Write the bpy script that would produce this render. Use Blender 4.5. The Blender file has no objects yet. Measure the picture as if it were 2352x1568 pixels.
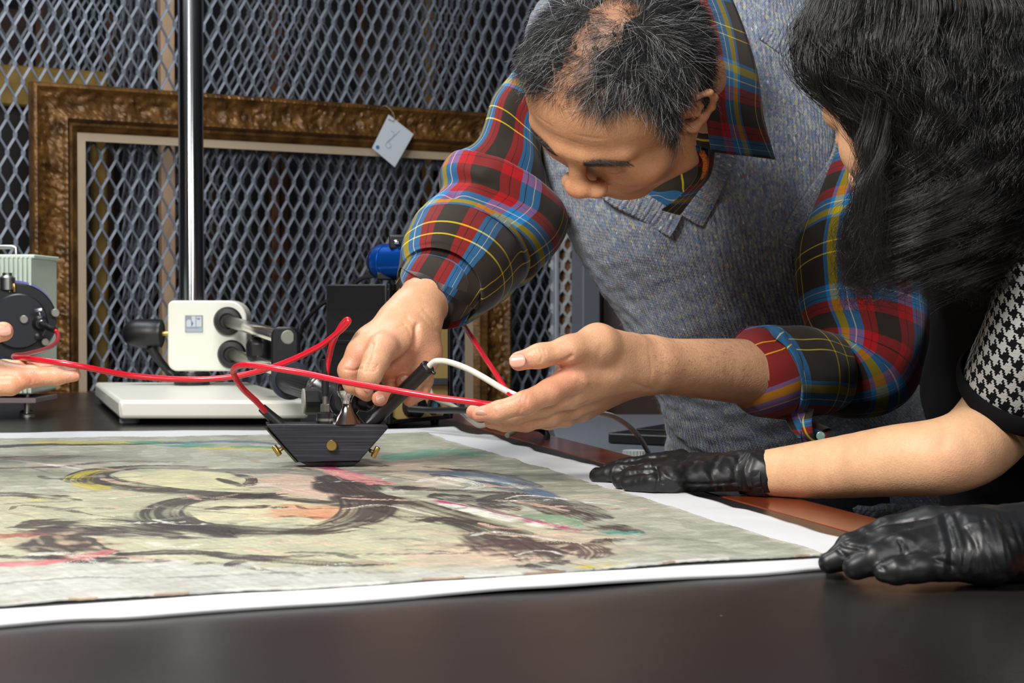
import bpy, math, random
import numpy as np
from mathutils import Vector, Matrix, noise as mnoise
PI = math.pi
random.seed(7); RNG = np.random.default_rng(11)

# ---------------------------------------------------------------- camera, light, exposure
F = 3700.0; PITCH = math.atan(84.0 / F); TZ = 0.75; CAM = np.array([0.0, 0.0, TZ + 0.19])
scn = bpy.context.scene
col = scn.collection
cd = bpy.data.cameras.new('camera'); cam = bpy.data.objects.new('camera', cd); col.objects.link(cam)
cam.location = CAM; cam.rotation_euler = (PI / 2 - PITCH, 0, 0)
cd.sensor_width = 36; cd.lens = F / 2352 * 36; cd.clip_start = 0.02
cd.dof.use_dof = True; cd.dof.focus_distance = 1.62; cd.dof.aperture_fstop = 17
scn.camera = cam
scn.view_settings.view_transform = 'Standard'; scn.view_settings.look = 'None'
scn.view_settings.exposure = 0.0; scn.view_settings.gamma = 1.0
scn.view_settings.use_curve_mapping = False
w = bpy.data.worlds.new('world'); scn.world = w; w.use_nodes = True
w.node_tree.nodes['Background'].inputs[0].default_value = (0.80, 0.87, 1.0, 1)
w.node_tree.nodes['Background'].inputs[1].default_value = 0.22

def area(name, loc, target, sx, sy, power, colr=(1, 1, 1)):
    l = bpy.data.lights.new(name, 'AREA'); l.shape = 'RECTANGLE'; l.size = sx; l.size_y = sy
    l.energy = power; l.color = colr
    o = bpy.data.objects.new(name, l); col.objects.link(o); o.location = loc
    o.rotation_euler = (Vector(target) - Vector(loc)).to_track_quat('-Z', 'Y').to_euler()
    return o
area('key_softbox', (-0.75, 0.45, 2.15), (0.1, 1.75, 0.85), 0.7, 0.7, 55, (1.0, 0.97, 0.93))
area('fill_softbox', (0.9, -0.5, 1.9), (0.3, 1.7, 0.9), 1.0, 1.0, 23, (1.0, 0.98, 0.97))
area('ceiling_light', (-0.9, 2.6, 2.55), (-0.7, 3.0, 0.7), 1.2, 0.5, 26, (0.95, 0.98, 1.0))

# ---------------------------------------------------------------- helpers
cp, sp_ = math.cos(PITCH), math.sin(PITCH)
def P(px, py, d):
    """the world point that stands d metres ahead of the camera on the sight line of a pixel"""
    u = (px - 1176.0) / F; v = -(py - 784.0) / F
    return CAM + d * np.array([u, cp + v * sp_, -sp_ + v * cp])
def PT(px, py, z=TZ):
    r = P(px, py, 1.0) - CAM
    return CAM + r * ((z - CAM[2]) / r[2])
def A(*a): return np.array(a, float)
def nrm(v):
    v = np.asarray(v, float); return v / (np.linalg.norm(v) + 1e-12)
def sr(r, g=None, b=None):
    if g is None and isinstance(r, (tuple, list)): r, g, b = r
    f = lambda c: (c / 255 / 12.92) if c / 255 <= 0.04045 else ((c / 255 + 0.055) / 1.055) ** 2.4
    return (f(r), f(g), f(b), 1.0)
def org(o):
    v = A(0, 0, 0)
    while o is not None: v = v + A(*o.location); o = o.parent
    return v

def thing(name, label, cat, loc=(0, 0, 0), group=None):
    o = bpy.data.objects.new(name, None); col.objects.link(o); o.location = loc
    o.empty_display_size = .05
    o['label'] = label; o['category'] = cat
    if group: o['group'] = group
    return o
def tag(o, label, cat, group=None, kind=None):
    o['label'] = label
    if cat: o['category'] = cat
    if group: o['group'] = group
    if kind: o['kind'] = kind
    return o
def obj(name, vf, m, parent=None, smooth=True, bevel=0, uv=None, solid=0, sub=0, label=None, kind=None, colr=None):
    V, Fc = vf[0], vf[1]
    V = np.asarray(V, float)
    o0 = org(parent) if parent is not None else None
    me = bpy.data.meshes.new(name)
    if parent is not None: V = V - o0; loc = (0, 0, 0)
    else:
        lo, hi = V.min(0), V.max(0); c = A((lo[0] + hi[0]) / 2, (lo[1] + hi[1]) / 2, lo[2]); V = V - c; loc = c
    if isinstance(Fc, np.ndarray):
        n = len(Fc); k = Fc.shape[1]
        me.vertices.add(len(V)); me.vertices.foreach_set('co', V.astype(np.float32).ravel())
        me.loops.add(n * k); me.loops.foreach_set('vertex_index', Fc.astype(np.int32).ravel())
        me.polygons.add(n); me.polygons.foreach_set('loop_start', np.arange(0, n * k, k, dtype=np.int32))
        me.polygons.foreach_set('loop_total', np.full(n, k, np.int32)); me.update(calc_edges=True)
    else:
        me.from_pydata([tuple(v) for v in V], [], [tuple(int(i) for i in f) for f in Fc])
    if uv is None and len(vf) > 2: uv = vf[2]
    if uv is not None:
        ul = me.uv_layers.new(name='UVMap')
        li = np.zeros(len(me.loops), np.int32); me.loops.foreach_get('vertex_index', li)
        uv = np.asarray(uv, np.float32)
        ul.data.foreach_set('uv', (uv[li] if len(uv) == len(V) else uv).ravel())
    if colr is not None:
        ca = me.color_attributes.new('Col', 'FLOAT_COLOR', 'POINT')
        c4 = np.ones((len(V), 4), np.float32); c4[:, :3] = colr
        ca.data.foreach_set('color', c4.ravel())
    me.polygons.foreach_set('use_smooth', [smooth] * len(me.polygons))
    me.validate()
    if smooth and not isinstance(Fc, np.ndarray): me.set_sharp_from_angle(angle=math.radians(38))
    if m is not None: me.materials.append(m)
    o = bpy.data.objects.new(name, me); col.objects.link(o); o.location = loc
    if parent is not None: o.parent = parent
    if bevel:
        b = o.modifiers.new('bevel', 'BEVEL'); b.width = bevel; b.segments = 2; b.limit_method = 'ANGLE'; b.angle_limit = 0.6
        b.harden_normals = False
    if solid:
        s = o.modifiers.new('solid', 'SOLIDIFY'); s.thickness = solid; s.offset = -1
    if sub:
        s = o.modifiers.new('sub', 'SUBSURF'); s.levels = sub; s.render_levels = sub
    if smooth and bevel:
        # keep flat faces flat beside the rounded edges
        w_ = o.modifiers.new('wn', 'WEIGHTED_NORMAL'); w_.keep_sharp = True
    if label: o['label'] = label
    if kind: o['kind'] = kind
    return o

def join(*ms):
    V = []; Fc = []; n = 0
    for m in ms:
        V.append(np.asarray(m[0], float)); Fc += [tuple(int(i) + n for i in f) for f in m[1]]; n += len(m[0])
    return np.concatenate(V), Fc
def box(c, s, R=None):
    c = np.asarray(c, float); h = np.asarray(s, float) / 2
    V = np.array([[x, y, z] for x in (-1, 1) for y in (-1, 1) for z in (-1, 1)], float) * h
    if R is not None: V = V @ np.asarray(R).T
    return V + c, [(0, 1, 3, 2), (4, 6, 7, 5), (0, 4, 5, 1), (2, 3, 7, 6), (0, 2, 6, 4), (1, 5, 7, 3)]
def basis(ax, up=(0, 0, 1)):
    ax = nrm(ax); up = np.asarray(up, float)
    if abs(ax @ nrm(up)) > .98: up = A(1, 0, 0)
    a = nrm(np.cross(up, ax)); b = np.cross(ax, a); return a, b, ax
def Rz(a):
    c, s = math.cos(a), math.sin(a); return np.array([[c, -s, 0], [s, c, 0], [0, 0, 1]])
def lathe(prof, o, ax, n=32):
    """prof: [(radius, height)], closed at both ends when radius > 0"""
    a, b, c = basis(ax); o = np.asarray(o, float); V = []; Fc = []
    th = np.linspace(0, 2 * PI, n, endpoint=False)
    for r, h in prof:
        for t in th: V.append(o + c * h + r * (math.cos(t) * a + math.sin(t) * b))
    for i in range(len(prof) - 1):
        for j in range(n):
            k = (j + 1) % n; Fc.append((i * n + j, i * n + k, (i + 1) * n + k, (i + 1) * n + j))
    Fc.append(tuple(range(n - 1, -1, -1))); Fc.append(tuple(range((len(prof) - 1) * n, len(prof) * n)))
    return np.array(V), Fc
def cyl(p0, p1, r0, r1=None, n=24):
    p0 = np.asarray(p0, float); p1 = np.asarray(p1, float); r1 = r0 if r1 is None else r1
    return lathe([(r0, 0), (r1, np.linalg.norm(p1 - p0))], p0, p1 - p0, n)
def rcyl(p0, p1, r, e=.002, n=28):
    p0 = np.asarray(p0, float); p1 = np.asarray(p1, float); L = np.linalg.norm(p1 - p0)
    return lathe([(r - e, 0), (r - e * .3, e * .3), (r, e), (r, L - e), (r - e * .3, L - e * .3), (r - e, L)], p0, p1 - p0, n)
def ball(c, r, n=20):
    prof = [(max(1e-5, math.sin(t)) * 1.0, -math.cos(t)) for t in np.linspace(0.001, PI - .001, n // 2 + 2)]
    r = np.ones(3) * r
    V, Fc = lathe(prof, (0, 0, 0), (0, 0, 1), n); return V * r + np.asarray(c, float), Fc
def crom(pts, n):
    """Catmull-Rom through rows of any width, n samples"""
    p = np.asarray(pts, float); m = len(p)
    p = np.vstack([2 * p[0] - p[1], p, 2 * p[-1] - p[-2]])
    t = np.linspace(0, m - 1 - 1e-9, n); i = t.astype(int); f = (t - i)[:, None]
    a, b, c, d = p[i], p[i + 1], p[i + 2], p[i + 3]
    return .5 * ((2 * b) + (-a + c) * f + (2 * a - 5 * b + 4 * c - d) * f ** 2 + (-a + 3 * b - 3 * c + d) * f ** 3)
def tube(pts, r, n=12, m=None, smooth=True):
    pts = crom(pts, m or max(8, len(pts) * 8)) if smooth else np.asarray(pts, float)
    k = len(pts); rr = np.ones(k) * r if np.isscalar(r) else np.interp(np.linspace(0, 1, k), np.linspace(0, 1, len(r)), r)
    T = np.gradient(pts, axis=0); T /= np.linalg.norm(T, axis=1)[:, None] + 1e-12
    a = basis(T[0])[0]; V = []; Fc = []
    for i in range(k):
        a = nrm(a - (a @ T[i]) * T[i]); b = np.cross(T[i], a)
        for j in range(n):
            t = 2 * PI * j / n; V.append(pts[i] + rr[i] * (math.cos(t) * a + math.sin(t) * b))
    for i in range(k - 1):
        for j in range(n):
            q = (j + 1) % n; Fc.append((i * n + j, i * n + q, (i + 1) * n + q, (i + 1) * n + j))
    Fc.append(tuple(range(n - 1, -1, -1))); Fc.append(tuple(range((k - 1) * n, k * n)))
    return np.array(V), Fc
def prism(poly, dvec):
    """poly: 3D ring of points, thickened by dvec"""
    p = np.asarray(poly, float); n = len(p); V = np.vstack([p, p + np.asarray(dvec)])
    Fc = [tuple(range(n - 1, -1, -1)), tuple(range(n, 2 * n))]
    for i in range(n):
        j = (i + 1) % n; Fc.append((i, j, n + j, n + i))
    return V, Fc
def gridF(nu, nv, wrap=False):
    """faces of a grid of nv rows by nu columns"""
    i, j = np.meshgrid(np.arange(nv - 1), np.arange(nu if wrap else nu - 1), indexing='ij')
    k = (j + 1) % nu
    return np.stack([i * nu + j, i * nu + k, (i + 1) * nu + k, (i + 1) * nu + j], -1).reshape(-1, 4)
def vnoise(V, s, seed=0):
    """cheap vectorised smooth noise: sums of sines in turned directions, about -1..1"""
    r = np.random.default_rng(seed); out = np.zeros(len(V))
    for k in range(9):
        d = nrm(r.normal(size=3)) * (2 * PI / s) * r.uniform(.6, 1.5); out += np.sin(V @ d + r.uniform(0, 6.3) + 1.3 * np.sin(V @ (d[[1, 2, 0]] * .5) + r.uniform(0, 6)))
    return out / 3.0
def normals(V, Fc):
    Fc = np.asarray(Fc); a, b, c, d = (V[Fc[:, i]] for i in range(4))
    n = np.cross(c - a, d - b); N = np.zeros_like(V)
    for i in range(4): np.add.at(N, Fc[:, i], n)
    return N / (np.linalg.norm(N, axis=1)[:, None] + 1e-15)
def segdist(V, p0, p1):
    d = p1 - p0; t = np.clip(((V - p0) @ d) / (d @ d + 1e-15), 0, 1)
    return np.linalg.norm(V - (p0 + t[:, None] * d), axis=1)
def pldist(V, pts):
    out = np.full(len(V), 9.0)
    for a, b in zip(pts[:-1], pts[1:]): out = np.minimum(out, segdist(V, np.asarray(a), np.asarray(b)))
    return out

# ---------------------------------------------------------------- materials
MATS = {}
def mat(name, c, rough=.5, metal=0, spec=.5, bump=0, bscale=200, var=0, vscale=30, coat=0, sss=0, aniso=0, stretch=None):
    if name in MATS: return MATS[name]
    m = bpy.data.materials.new(name); m.use_nodes = True; nt = m.node_tree; b = nt.nodes['Principled BSDF']
    c = sr(c); b.inputs['Base Color'].default_value = c; b.inputs['Roughness'].default_value = rough
    b.inputs['Metallic'].default_value = metal; b.inputs['Specular IOR Level'].default_value = spec
    b.inputs['Coat Weight'].default_value = coat; b.inputs['Coat Roughness'].default_value = .1
    if sss:
        b.inputs['Subsurface Weight'].default_value = sss; b.inputs['Subsurface Radius'].default_value = (.010, .004, .0025)
        b.inputs['Subsurface Scale'].default_value = .6
    if bump or var:
        tc = nt.nodes.new('ShaderNodeTexCoord'); src = tc.outputs['Object']
        if stretch:
            mp = nt.nodes.new('ShaderNodeMapping'); mp.inputs['Scale'].default_value = stretch
            nt.links.new(src, mp.inputs[0]); src = mp.outputs[0]
    if bump:
        n = nt.nodes.new('ShaderNodeTexNoise'); n.inputs['Scale'].default_value = bscale; n.inputs['Detail'].default_value = 4
        nt.links.new(src, n.inputs['Vector'])
        bp = nt.nodes.new('ShaderNodeBump'); bp.inputs['Strength'].default_value = 1; bp.inputs['Distance'].default_value = bump
        nt.links.new(n.outputs[0], bp.inputs['Height']); nt.links.new(bp.outputs[0], b.inputs['Normal'])
    if var:
        n = nt.nodes.new('ShaderNodeTexNoise'); n.inputs['Scale'].default_value = vscale; n.inputs['Detail'].default_value = 5
        nt.links.new(src, n.inputs['Vector'])
        r = nt.nodes.new('ShaderNodeValToRGB'); r.color_ramp.elements[0].position = .3; r.color_ramp.elements[1].position = .7
        r.color_ramp.elements[0].color = tuple(x * (1 - var) for x in c[:3]) + (1,)
        r.color_ramp.elements[1].color = tuple(min(1, x * (1 + var)) for x in c[:3]) + (1,)
        nt.links.new(n.outputs[0], r.inputs[0]); nt.links.new(r.outputs[0], b.inputs['Base Color'])
    MATS[name] = m; return m
def nodes(m):
    return m.node_tree, m.node_tree.nodes['Principled BSDF']
def N_(nt, t, **kw):
    n = nt.nodes.new(t)
    for k, v in kw.items(): setattr(n, k, v)
    return n
def math_(nt, op, a, b=None, c=None, clamp=False):
    n = nt.nodes.new('ShaderNodeMath'); n.operation = op; n.use_clamp = clamp
    for i, x in enumerate((a, b, c)):
        if x is None: continue
        if isinstance(x, (int, float)): n.inputs[i].default_value = x
        else: nt.links.new(x, n.inputs[i])
    return n.outputs[0]
def mix_(nt, f, a, b, t='MIX'):
    n = nt.nodes.new('ShaderNodeMix'); n.data_type = 'RGBA'; n.blend_type = t
    for s, x in ((n.inputs[0], f), (n.inputs[6], a), (n.inputs[7], b)):
        if isinstance(x, (int, float)): s.default_value = x
        elif isinstance(x, (tuple, list)): s.default_value = x
        else: nt.links.new(x, s)
    return n.outputs[2]
def ramp_(nt, fac, stops, interp='LINEAR'):
    r = nt.nodes.new('ShaderNodeValToRGB'); cr = r.color_ramp; cr.interpolation = interp
    while len(cr.elements) < len(stops): cr.elements.new(.5)
    for e, (p, c) in zip(cr.elements, stops): e.position = p; e.color = c
    nt.links.new(fac, r.inputs[0]); return r.outputs[0]

CREAM = mat('cream_paint', (236, 236, 224), .4, bump=.00004, bscale=900)
BLACKP = mat('black_plastic', (22, 22, 24), .42, bump=.0001, bscale=700)
BLACKM = mat('black_anodised', (24, 25, 30), .35, spec=.5)
CHROME = mat('polished_steel_fittings', (200, 202, 205), .14, 1)
POLE = mat('brushed_steel_pole', (205, 208, 212), .17, 1)
nt_, b_ = POLE.node_tree, POLE.node_tree.nodes['Principled BSDF']; b_.inputs['Anisotropic'].default_value = .85; b_.inputs['Anisotropic Rotation'].default_value = .25
tg_ = nt_.nodes.new('ShaderNodeTangent'); tg_.direction_type = 'RADIAL'; tg_.axis = 'Z'; nt_.links.new(tg_.outputs[0], b_.inputs['Tangent'])
STEEL = mat('brushed_steel', (170, 170, 168), .32, 1)
BRASS = mat('brass', (190, 160, 95), .3, 1)
RUBBER = mat('grey_rubber', (150, 158, 165), .6)
REDCAB = mat('red_cable_sheath', (205, 18, 42), .28, coat=.4)
WHCAB = mat('white_cable_sheath', (214, 212, 200), .4)
GRCAB = mat('grey_cable_sheath', (150, 146, 134), .45)
BKCAB = mat('black_cable_sheath', (14, 14, 15), .45)
# ---------------------------------------------------------------- the room
def struct(name, vf, m, **k):
    o = obj(name, vf, m, smooth=False, **k); o['kind'] = 'structure'; return o
struct('floor', box((0, 1.7, -.05), (7.2, 8.6, .1)), mat('floor_vinyl', (96, 92, 86), .5, var=.12, vscale=8))
struct('ceiling', box((0, 1.7, 2.95), (7.2, 8.6, .1)), mat('ceiling_paint', (120, 122, 124), .8, var=.05))
WALLM = mat('wall_paint_dark', (62, 67, 76), .75, var=.12, vscale=3)
struct('wall_back', box((0, 5.95, 1.45), (7.2, .1, 2.9)), WALLM)
struct('wall_left', box((-3.6, 1.7, 1.45), (.1, 8.6, 2.9)), WALLM)
struct('wall_right', box((3.6, 1.7, 1.45), (.1, 8.6, 2.9)), WALLM)
struct('wall_front', box((0, -2.55, 1.45), (7.2, .1, 2.9)), WALLM)

# ---------------------------------------------------------------- the table
DN = nrm(A(.281, -.96, 0)); DL = nrm(A(-.96, -.281, 0)); R1 = A(-.345, 3.73, 0)
def tab(s, t, z=TZ): return R1 + DL * s + DN * t + A(0, 0, z)
TOPM = mat('black_resin_top', (20, 19, 19), .24, spec=.55)
nt, b = nodes(TOPM)
tc = N_(nt, 'ShaderNodeTexCoord'); n1 = N_(nt, 'ShaderNodeTexNoise'); n1.inputs['Scale'].default_value = 5; n1.inputs['Detail'].default_value = 6
nt.links.new(tc.outputs['Object'], n1.inputs['Vector'])
nt.links.new(ramp_(nt, n1.outputs[0], [(.3, (.27, .27, .27, 1)), (.7, (.36, .36, .36, 1))]), b.inputs['Roughness'])
v1 = N_(nt, 'ShaderNodeTexVoronoi'); v1.inputs['Scale'].default_value = 16; nt.links.new(tc.outputs['Object'], v1.inputs['Vector'])
spk = ramp_(nt, v1.outputs['Distance'], [(0, (.25, .25, .25, 1)), (.022, (0.0, 0.0, 0.0, 1))])
nt.links.new(mix_(nt, 1.0, sr(32, 28, 27), spk, 'ADD'), b.inputs['Base Color'])
LIPM = mat('mahogany_lipping', (112, 46, 20), .22, coat=.5, var=.35, vscale=12, stretch=(1, 1, 1))
tb = thing('table', 'large black-topped work table with reddish wooden lipping under the painting', 'table', tab(.8, 1.6, 0))
LW = .072; W_, L_ = 1.25, 3.35
def slab(s0, s1, t0, t1, z0, z1):
    return prism([tab(s0, t0, z0), tab(s1, t0, z0), tab(s1, t1, z0), tab(s0, t1, z0)], (0, 0, z1 - z0))
obj('tabletop', slab(LW, W_ - LW, LW, L_ - LW, TZ - .035, TZ), TOPM, tb, smooth=False)
obj('edge_strip', slab(0, LW - .0008, 0, L_, TZ - .037, TZ), LIPM, tb, bevel=.004)
obj('edge_strip', slab(W_ - LW + .0008, W_, 0, L_, TZ - .037, TZ), LIPM, tb, bevel=.004)
obj('edge_strip', slab(LW, W_ - LW, 0, LW - .0008, TZ - .037, TZ), LIPM, tb, bevel=.004)
obj('edge_strip', slab(LW, W_ - LW, L_ - LW + .0008, L_, TZ - .037, TZ), LIPM, tb, bevel=.004)
obj('apron', join(slab(.08, W_ - .08, .08, .10, TZ - .13, TZ - .037), slab(.08, W_ - .08, L_ - .10, L_ - .08, TZ - .13, TZ - .037),
                  slab(.08, .10, .08, L_ - .08, TZ - .13, TZ - .037), slab(W_ - .10, W_ - .08, .08, L_ - .08, TZ - .13, TZ - .037)), LIPM, tb, smooth=False)
for s in (.08, W_ - .15):
    for t in (.08, 1.6, L_ - .15):
        obj('leg', slab(s, s + .07, t, t + .07, 0, TZ - .037), LIPM, tb, bevel=.004)

# ---------------------------------------------------------------- the white sheet and the painting
def quadgrid(c, nu, nv, zf):
    """bilinear grid over four table points c = near-left, near-right, far-right, far-left"""
    u, v = np.meshgrid(np.linspace(0, 1, nu), np.linspace(0, 1, nv)); u = u.ravel()[:, None]; v = v.ravel()[:, None]
    V = (c[0] * (1 - u) + c[1] * u) * (1 - v) + (c[3] * (1 - u) + c[2] * u) * v
    return V, np.hstack([u, v])
def thick(V, nu, nv, t):
    """a closed sheet of thickness t below the grid V"""
    n = len(V); Fc = gridF(nu, nv); B = V - A(0, 0, t)
    idx = np.arange(n).reshape(nv, nu)
    ring = np.concatenate([idx[0, :], idx[1:, -1], idx[-1, -2::-1], idx[-2:0:-1, 0]])
    r2 = np.roll(ring, -1)
    side = np.stack([ring, ring + n, r2 + n, r2], -1)
    return np.vstack([V, B]), np.vstack([Fc, Fc[:, ::-1] + n, side])
PAP = mat('white_paper', (216, 218, 221), .55, bump=.0002, bscale=60)
c = [PT(-420, 1476), PT(1898, 1313), PT(1040, 989), PT(-420, 1004)]
c[0] = PT(0, 1443) + (PT(0, 1443) - PT(1898, 1313)) * .3
c[3] = PT(0, 999) + (PT(0, 999) - PT(1040, 989)) * .45
# right-hand corner of the sheet bulges out under the gloved hand
nu_, nv_ = 220, 200
u, v = np.meshgrid(np.linspace(0, 1, nu_), np.linspace(0, 1, nv_)); u = u.ravel(); v = v.ravel(); uv = np.c_[u, v]
rp = np.array([PT(1899, 1312), PT(1938, 1246), PT(1600, 1149), PT(1250, 1046), PT(1040, 989)])
cl = np.r_[0, np.cumsum(np.linalg.norm(np.diff(rp, axis=0), axis=1))]; cl /= cl[-1]
RE = np.stack([np.interp(v, cl, rp[:, i]) for i in range(3)], 1)
LE = c[0] * (1 - v[:, None]) + c[3] * v[:, None]
V = LE * (1 - u[:, None]) + RE * u[:, None]
edge = np.minimum(np.minimum(u, 1 - u) * 2.2, np.minimum(v, 1 - v) * 1.2)
wv = vnoise(V, .28, 3)
V[:, :2] += (nrm(A(.5, .86, 0)) * .0035)[None, :2] * (vnoise(V, .11, 5) * np.exp(-edge / .03))[:, None]
V[:, 2] = TZ + .0042 + .0012 * wv * np.exp(-edge / .05) + .0022 * np.clip(vnoise(V, .16, 8), 0, 1) * np.exp(-(1 - u) / .04) * (v > .03)
V[:, 2] = np.maximum(V[:, 2], TZ + .0036)
tag(obj('paper_sheet', thick(V, nu_, nv_, .0032), PAP), 'large white paper sheet spread on the black table under the painting', 'paper')

# painting: an abstract picture built stroke by stroke on a fine grid
NU, NV = 960, 560
c = [PT(0, 1412) + (PT(0, 1412) - PT(1893, 1292)) * .16, PT(1893, 1292), PT(975, 1003), PT(0, 1017) + (PT(0, 1017) - PT(975, 1003)) * .25]
V, uv = quadgrid(c, NU, NV, 0)
u, v = uv[:, 0], uv[:, 1]
e = np.minimum(np.minimum(u, 1 - u), np.minimum(v, 1 - v))
V[:, :2] += (vnoise(V, .09, 21)[:, None] * A(.6, .8)[None] * .0022) * np.exp(-e / .02)[:, None]
XY = V[:, :2].copy()
C = np.zeros((len(V), 3)); hgt = np.zeros(len(V))
def L3(c): return np.array(sr(c)[:3])
def blend(cl, a):
    global C
    a = np.clip(a, 0, 1)[:, None]; C = C * (1 - a) + L3(cl) * a
nA = vnoise(V, .35, 31); nB = vnoise(V, .07, 32); nC = vnoise(np.c_[XY[:, 0] * .35, XY[:, 1], XY[:, 1] * 0], .02, 33)
C[:] = L3((166, 167, 150))
blend((146, 149, 134), .5 + .5 * nA); blend((196, 196, 182), .35 * (nB > .1) + .2 * nC)
def region(poly, cl, soft=.02, a=.9, seed=0):
    """soft-edged filled area with a wandering edge"""
    pts = np.array([PT(*q)[:2] for q in poly]); x, y = XY[:, 0], XY[:, 1]
    ins = np.zeros(len(x), bool); j = len(pts) - 1
    for i in range(len(pts)):
        xi, yi = pts[i]; xj, yj = pts[j]
        ins ^= ((yi > y) != (yj > y)) & (x < (xj - xi) * (y - yi) / (yj - yi + 1e-12) + xi); j = i
    near = (np.abs(XY - pts.mean(0)) < (np.ptp(pts, axis=0) / 2 + .08)).all(1)
    d = np.full(len(x), .2); q = np.vstack([pts, pts[:1]]); W2 = np.c_[XY[near], np.zeros(near.sum())]
    d[near] = pldist(W2, np.c_[q, np.zeros(len(q))])
    sd = np.where(ins, d, -d) + .5 * soft * vnoise(V, .03, 50 + seed) + .3 * soft * nC
    blend(cl, np.clip(sd / soft + .5, 0, 1) * a * (.85 + .15 * nB))
def stroke(pts, w, cl, a=.92, dry=.35, seed=0, h=.0005, taper=.15):
    """one brush stroke: follows the points, split into bristle tracks that break up where the paint runs dry"""
    p = np.array([PT(*q)[:2] for q in pts]); k = 14 * len(p); p = crom(p, k)
    lo, hi = p.min(0) - w, p.max(0) + w; m = np.where(((XY > lo) & (XY < hi)).all(1))[0]
    if len(m) == 0: return
    X = XY[m]; best = np.full(len(m), 9.0); sgn = np.zeros(len(m)); tt = np.zeros(len(m)); L = 0
    for i in range(k - 1):
        a0, d = p[i], p[i + 1] - p[i]; ll = d @ d + 1e-15
        t = np.clip(((X - a0) @ d) / ll, 0, 1); r = X - (a0 + t[:, None] * d); q = np.hypot(r[:, 0], r[:, 1])
        s = (d[0] * r[:, 1] - d[1] * r[:, 0]) / math.sqrt(ll)
        up = q < best; best[up] = q[up]; sgn[up] = s[up]; tt[up] = (i + t[up]) / (k - 1)
    prof = np.clip(tt / taper, 0, 1) ** .6 * np.clip((1 - tt) / (taper * 1.6), 0, 1) ** .7
    hw = w / 2 * (.35 + .65 * prof) * (1 + .15 * np.sin(tt * 17 + seed))
    r = np.random.default_rng(seed + 900); tr = np.interp(sgn / w, np.linspace(-1, 1, 44), r.uniform(-1, 1, 44))
    L3d = np.c_[tt * 60 * .02, sgn * 22, sgn * 0]
    br = .6 * tr + .5 * vnoise(np.c_[tt, sgn * 5, sgn * 0], .22, seed)
    cover = (hw - np.abs(sgn) * 1.0 - (best > np.abs(sgn) + 1e-4) * (best)) / (w * .12) + .5
    al = np.clip(cover + br * .5, 0, 1) * np.clip(1.35 - dry * 1.5 * (tt + .25) + br * dry * 2.2, 0, 1)
    al = np.clip(al, 0, 1) * a * (best < hw * 1.15)
    C[m] = C[m] * (1 - al[:, None]) + L3(cl) * (1 + .18 * tr[:, None]) * al[:, None]
    hgt[m] += h * al * (.6 + .4 * tr)
YEL, PNK, ORG, BLK, GRY, TEAL, MAG, BLU, WHT, OCH = (203, 202, 158), (205, 172, 154), (208, 124, 84), (52, 47, 47), (118, 118, 110), (70, 140, 124), (168, 44, 108), (86, 108, 134), (216, 216, 206), (188, 176, 84)
region([(-200, 1290), (-200, 1180), (450, 1120), (850, 1150), (1250, 1200), (1420, 1290), (900, 1330), (0, 1340)], (188, 187, 152), .05, .65, 1)
region([(240, 1135), (300, 1095), (500, 1090), (620, 1125), (500, 1150)], YEL, .02, .8, 2)
region([(430, 1215), (470, 1170), (700, 1165), (800, 1190), (760, 1215)], (208, 203, 168), .02, .8, 3)
region([(560, 1115), (720, 1090), (800, 1115), (760, 1160), (640, 1160)], PNK, .025, .75, 4)
region([(600, 1200), (640, 1170), (800, 1180), (760, 1212)], ORG, .02, .75, 5)
region([(900, 1320), (1000, 1270), (1300, 1240), (1420, 1280), (1250, 1320)], PNK, .03, .6, 6)
region([(820, 1090), (960, 1060), (1100, 1100), (1000, 1140)], (206, 186, 166), .03, .7, 7)
region([(0, 1250), (160, 1230), (240, 1270), (100, 1310)], (176, 128, 110), .03, .6, 8)
region([(-200, 1360), (-200, 1320), (420, 1310), (900, 1330), (1250, 1322), (1700, 1300), (1893, 1292), (0, 1420)], (186, 187, 182), .02, .85, 9)
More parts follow.
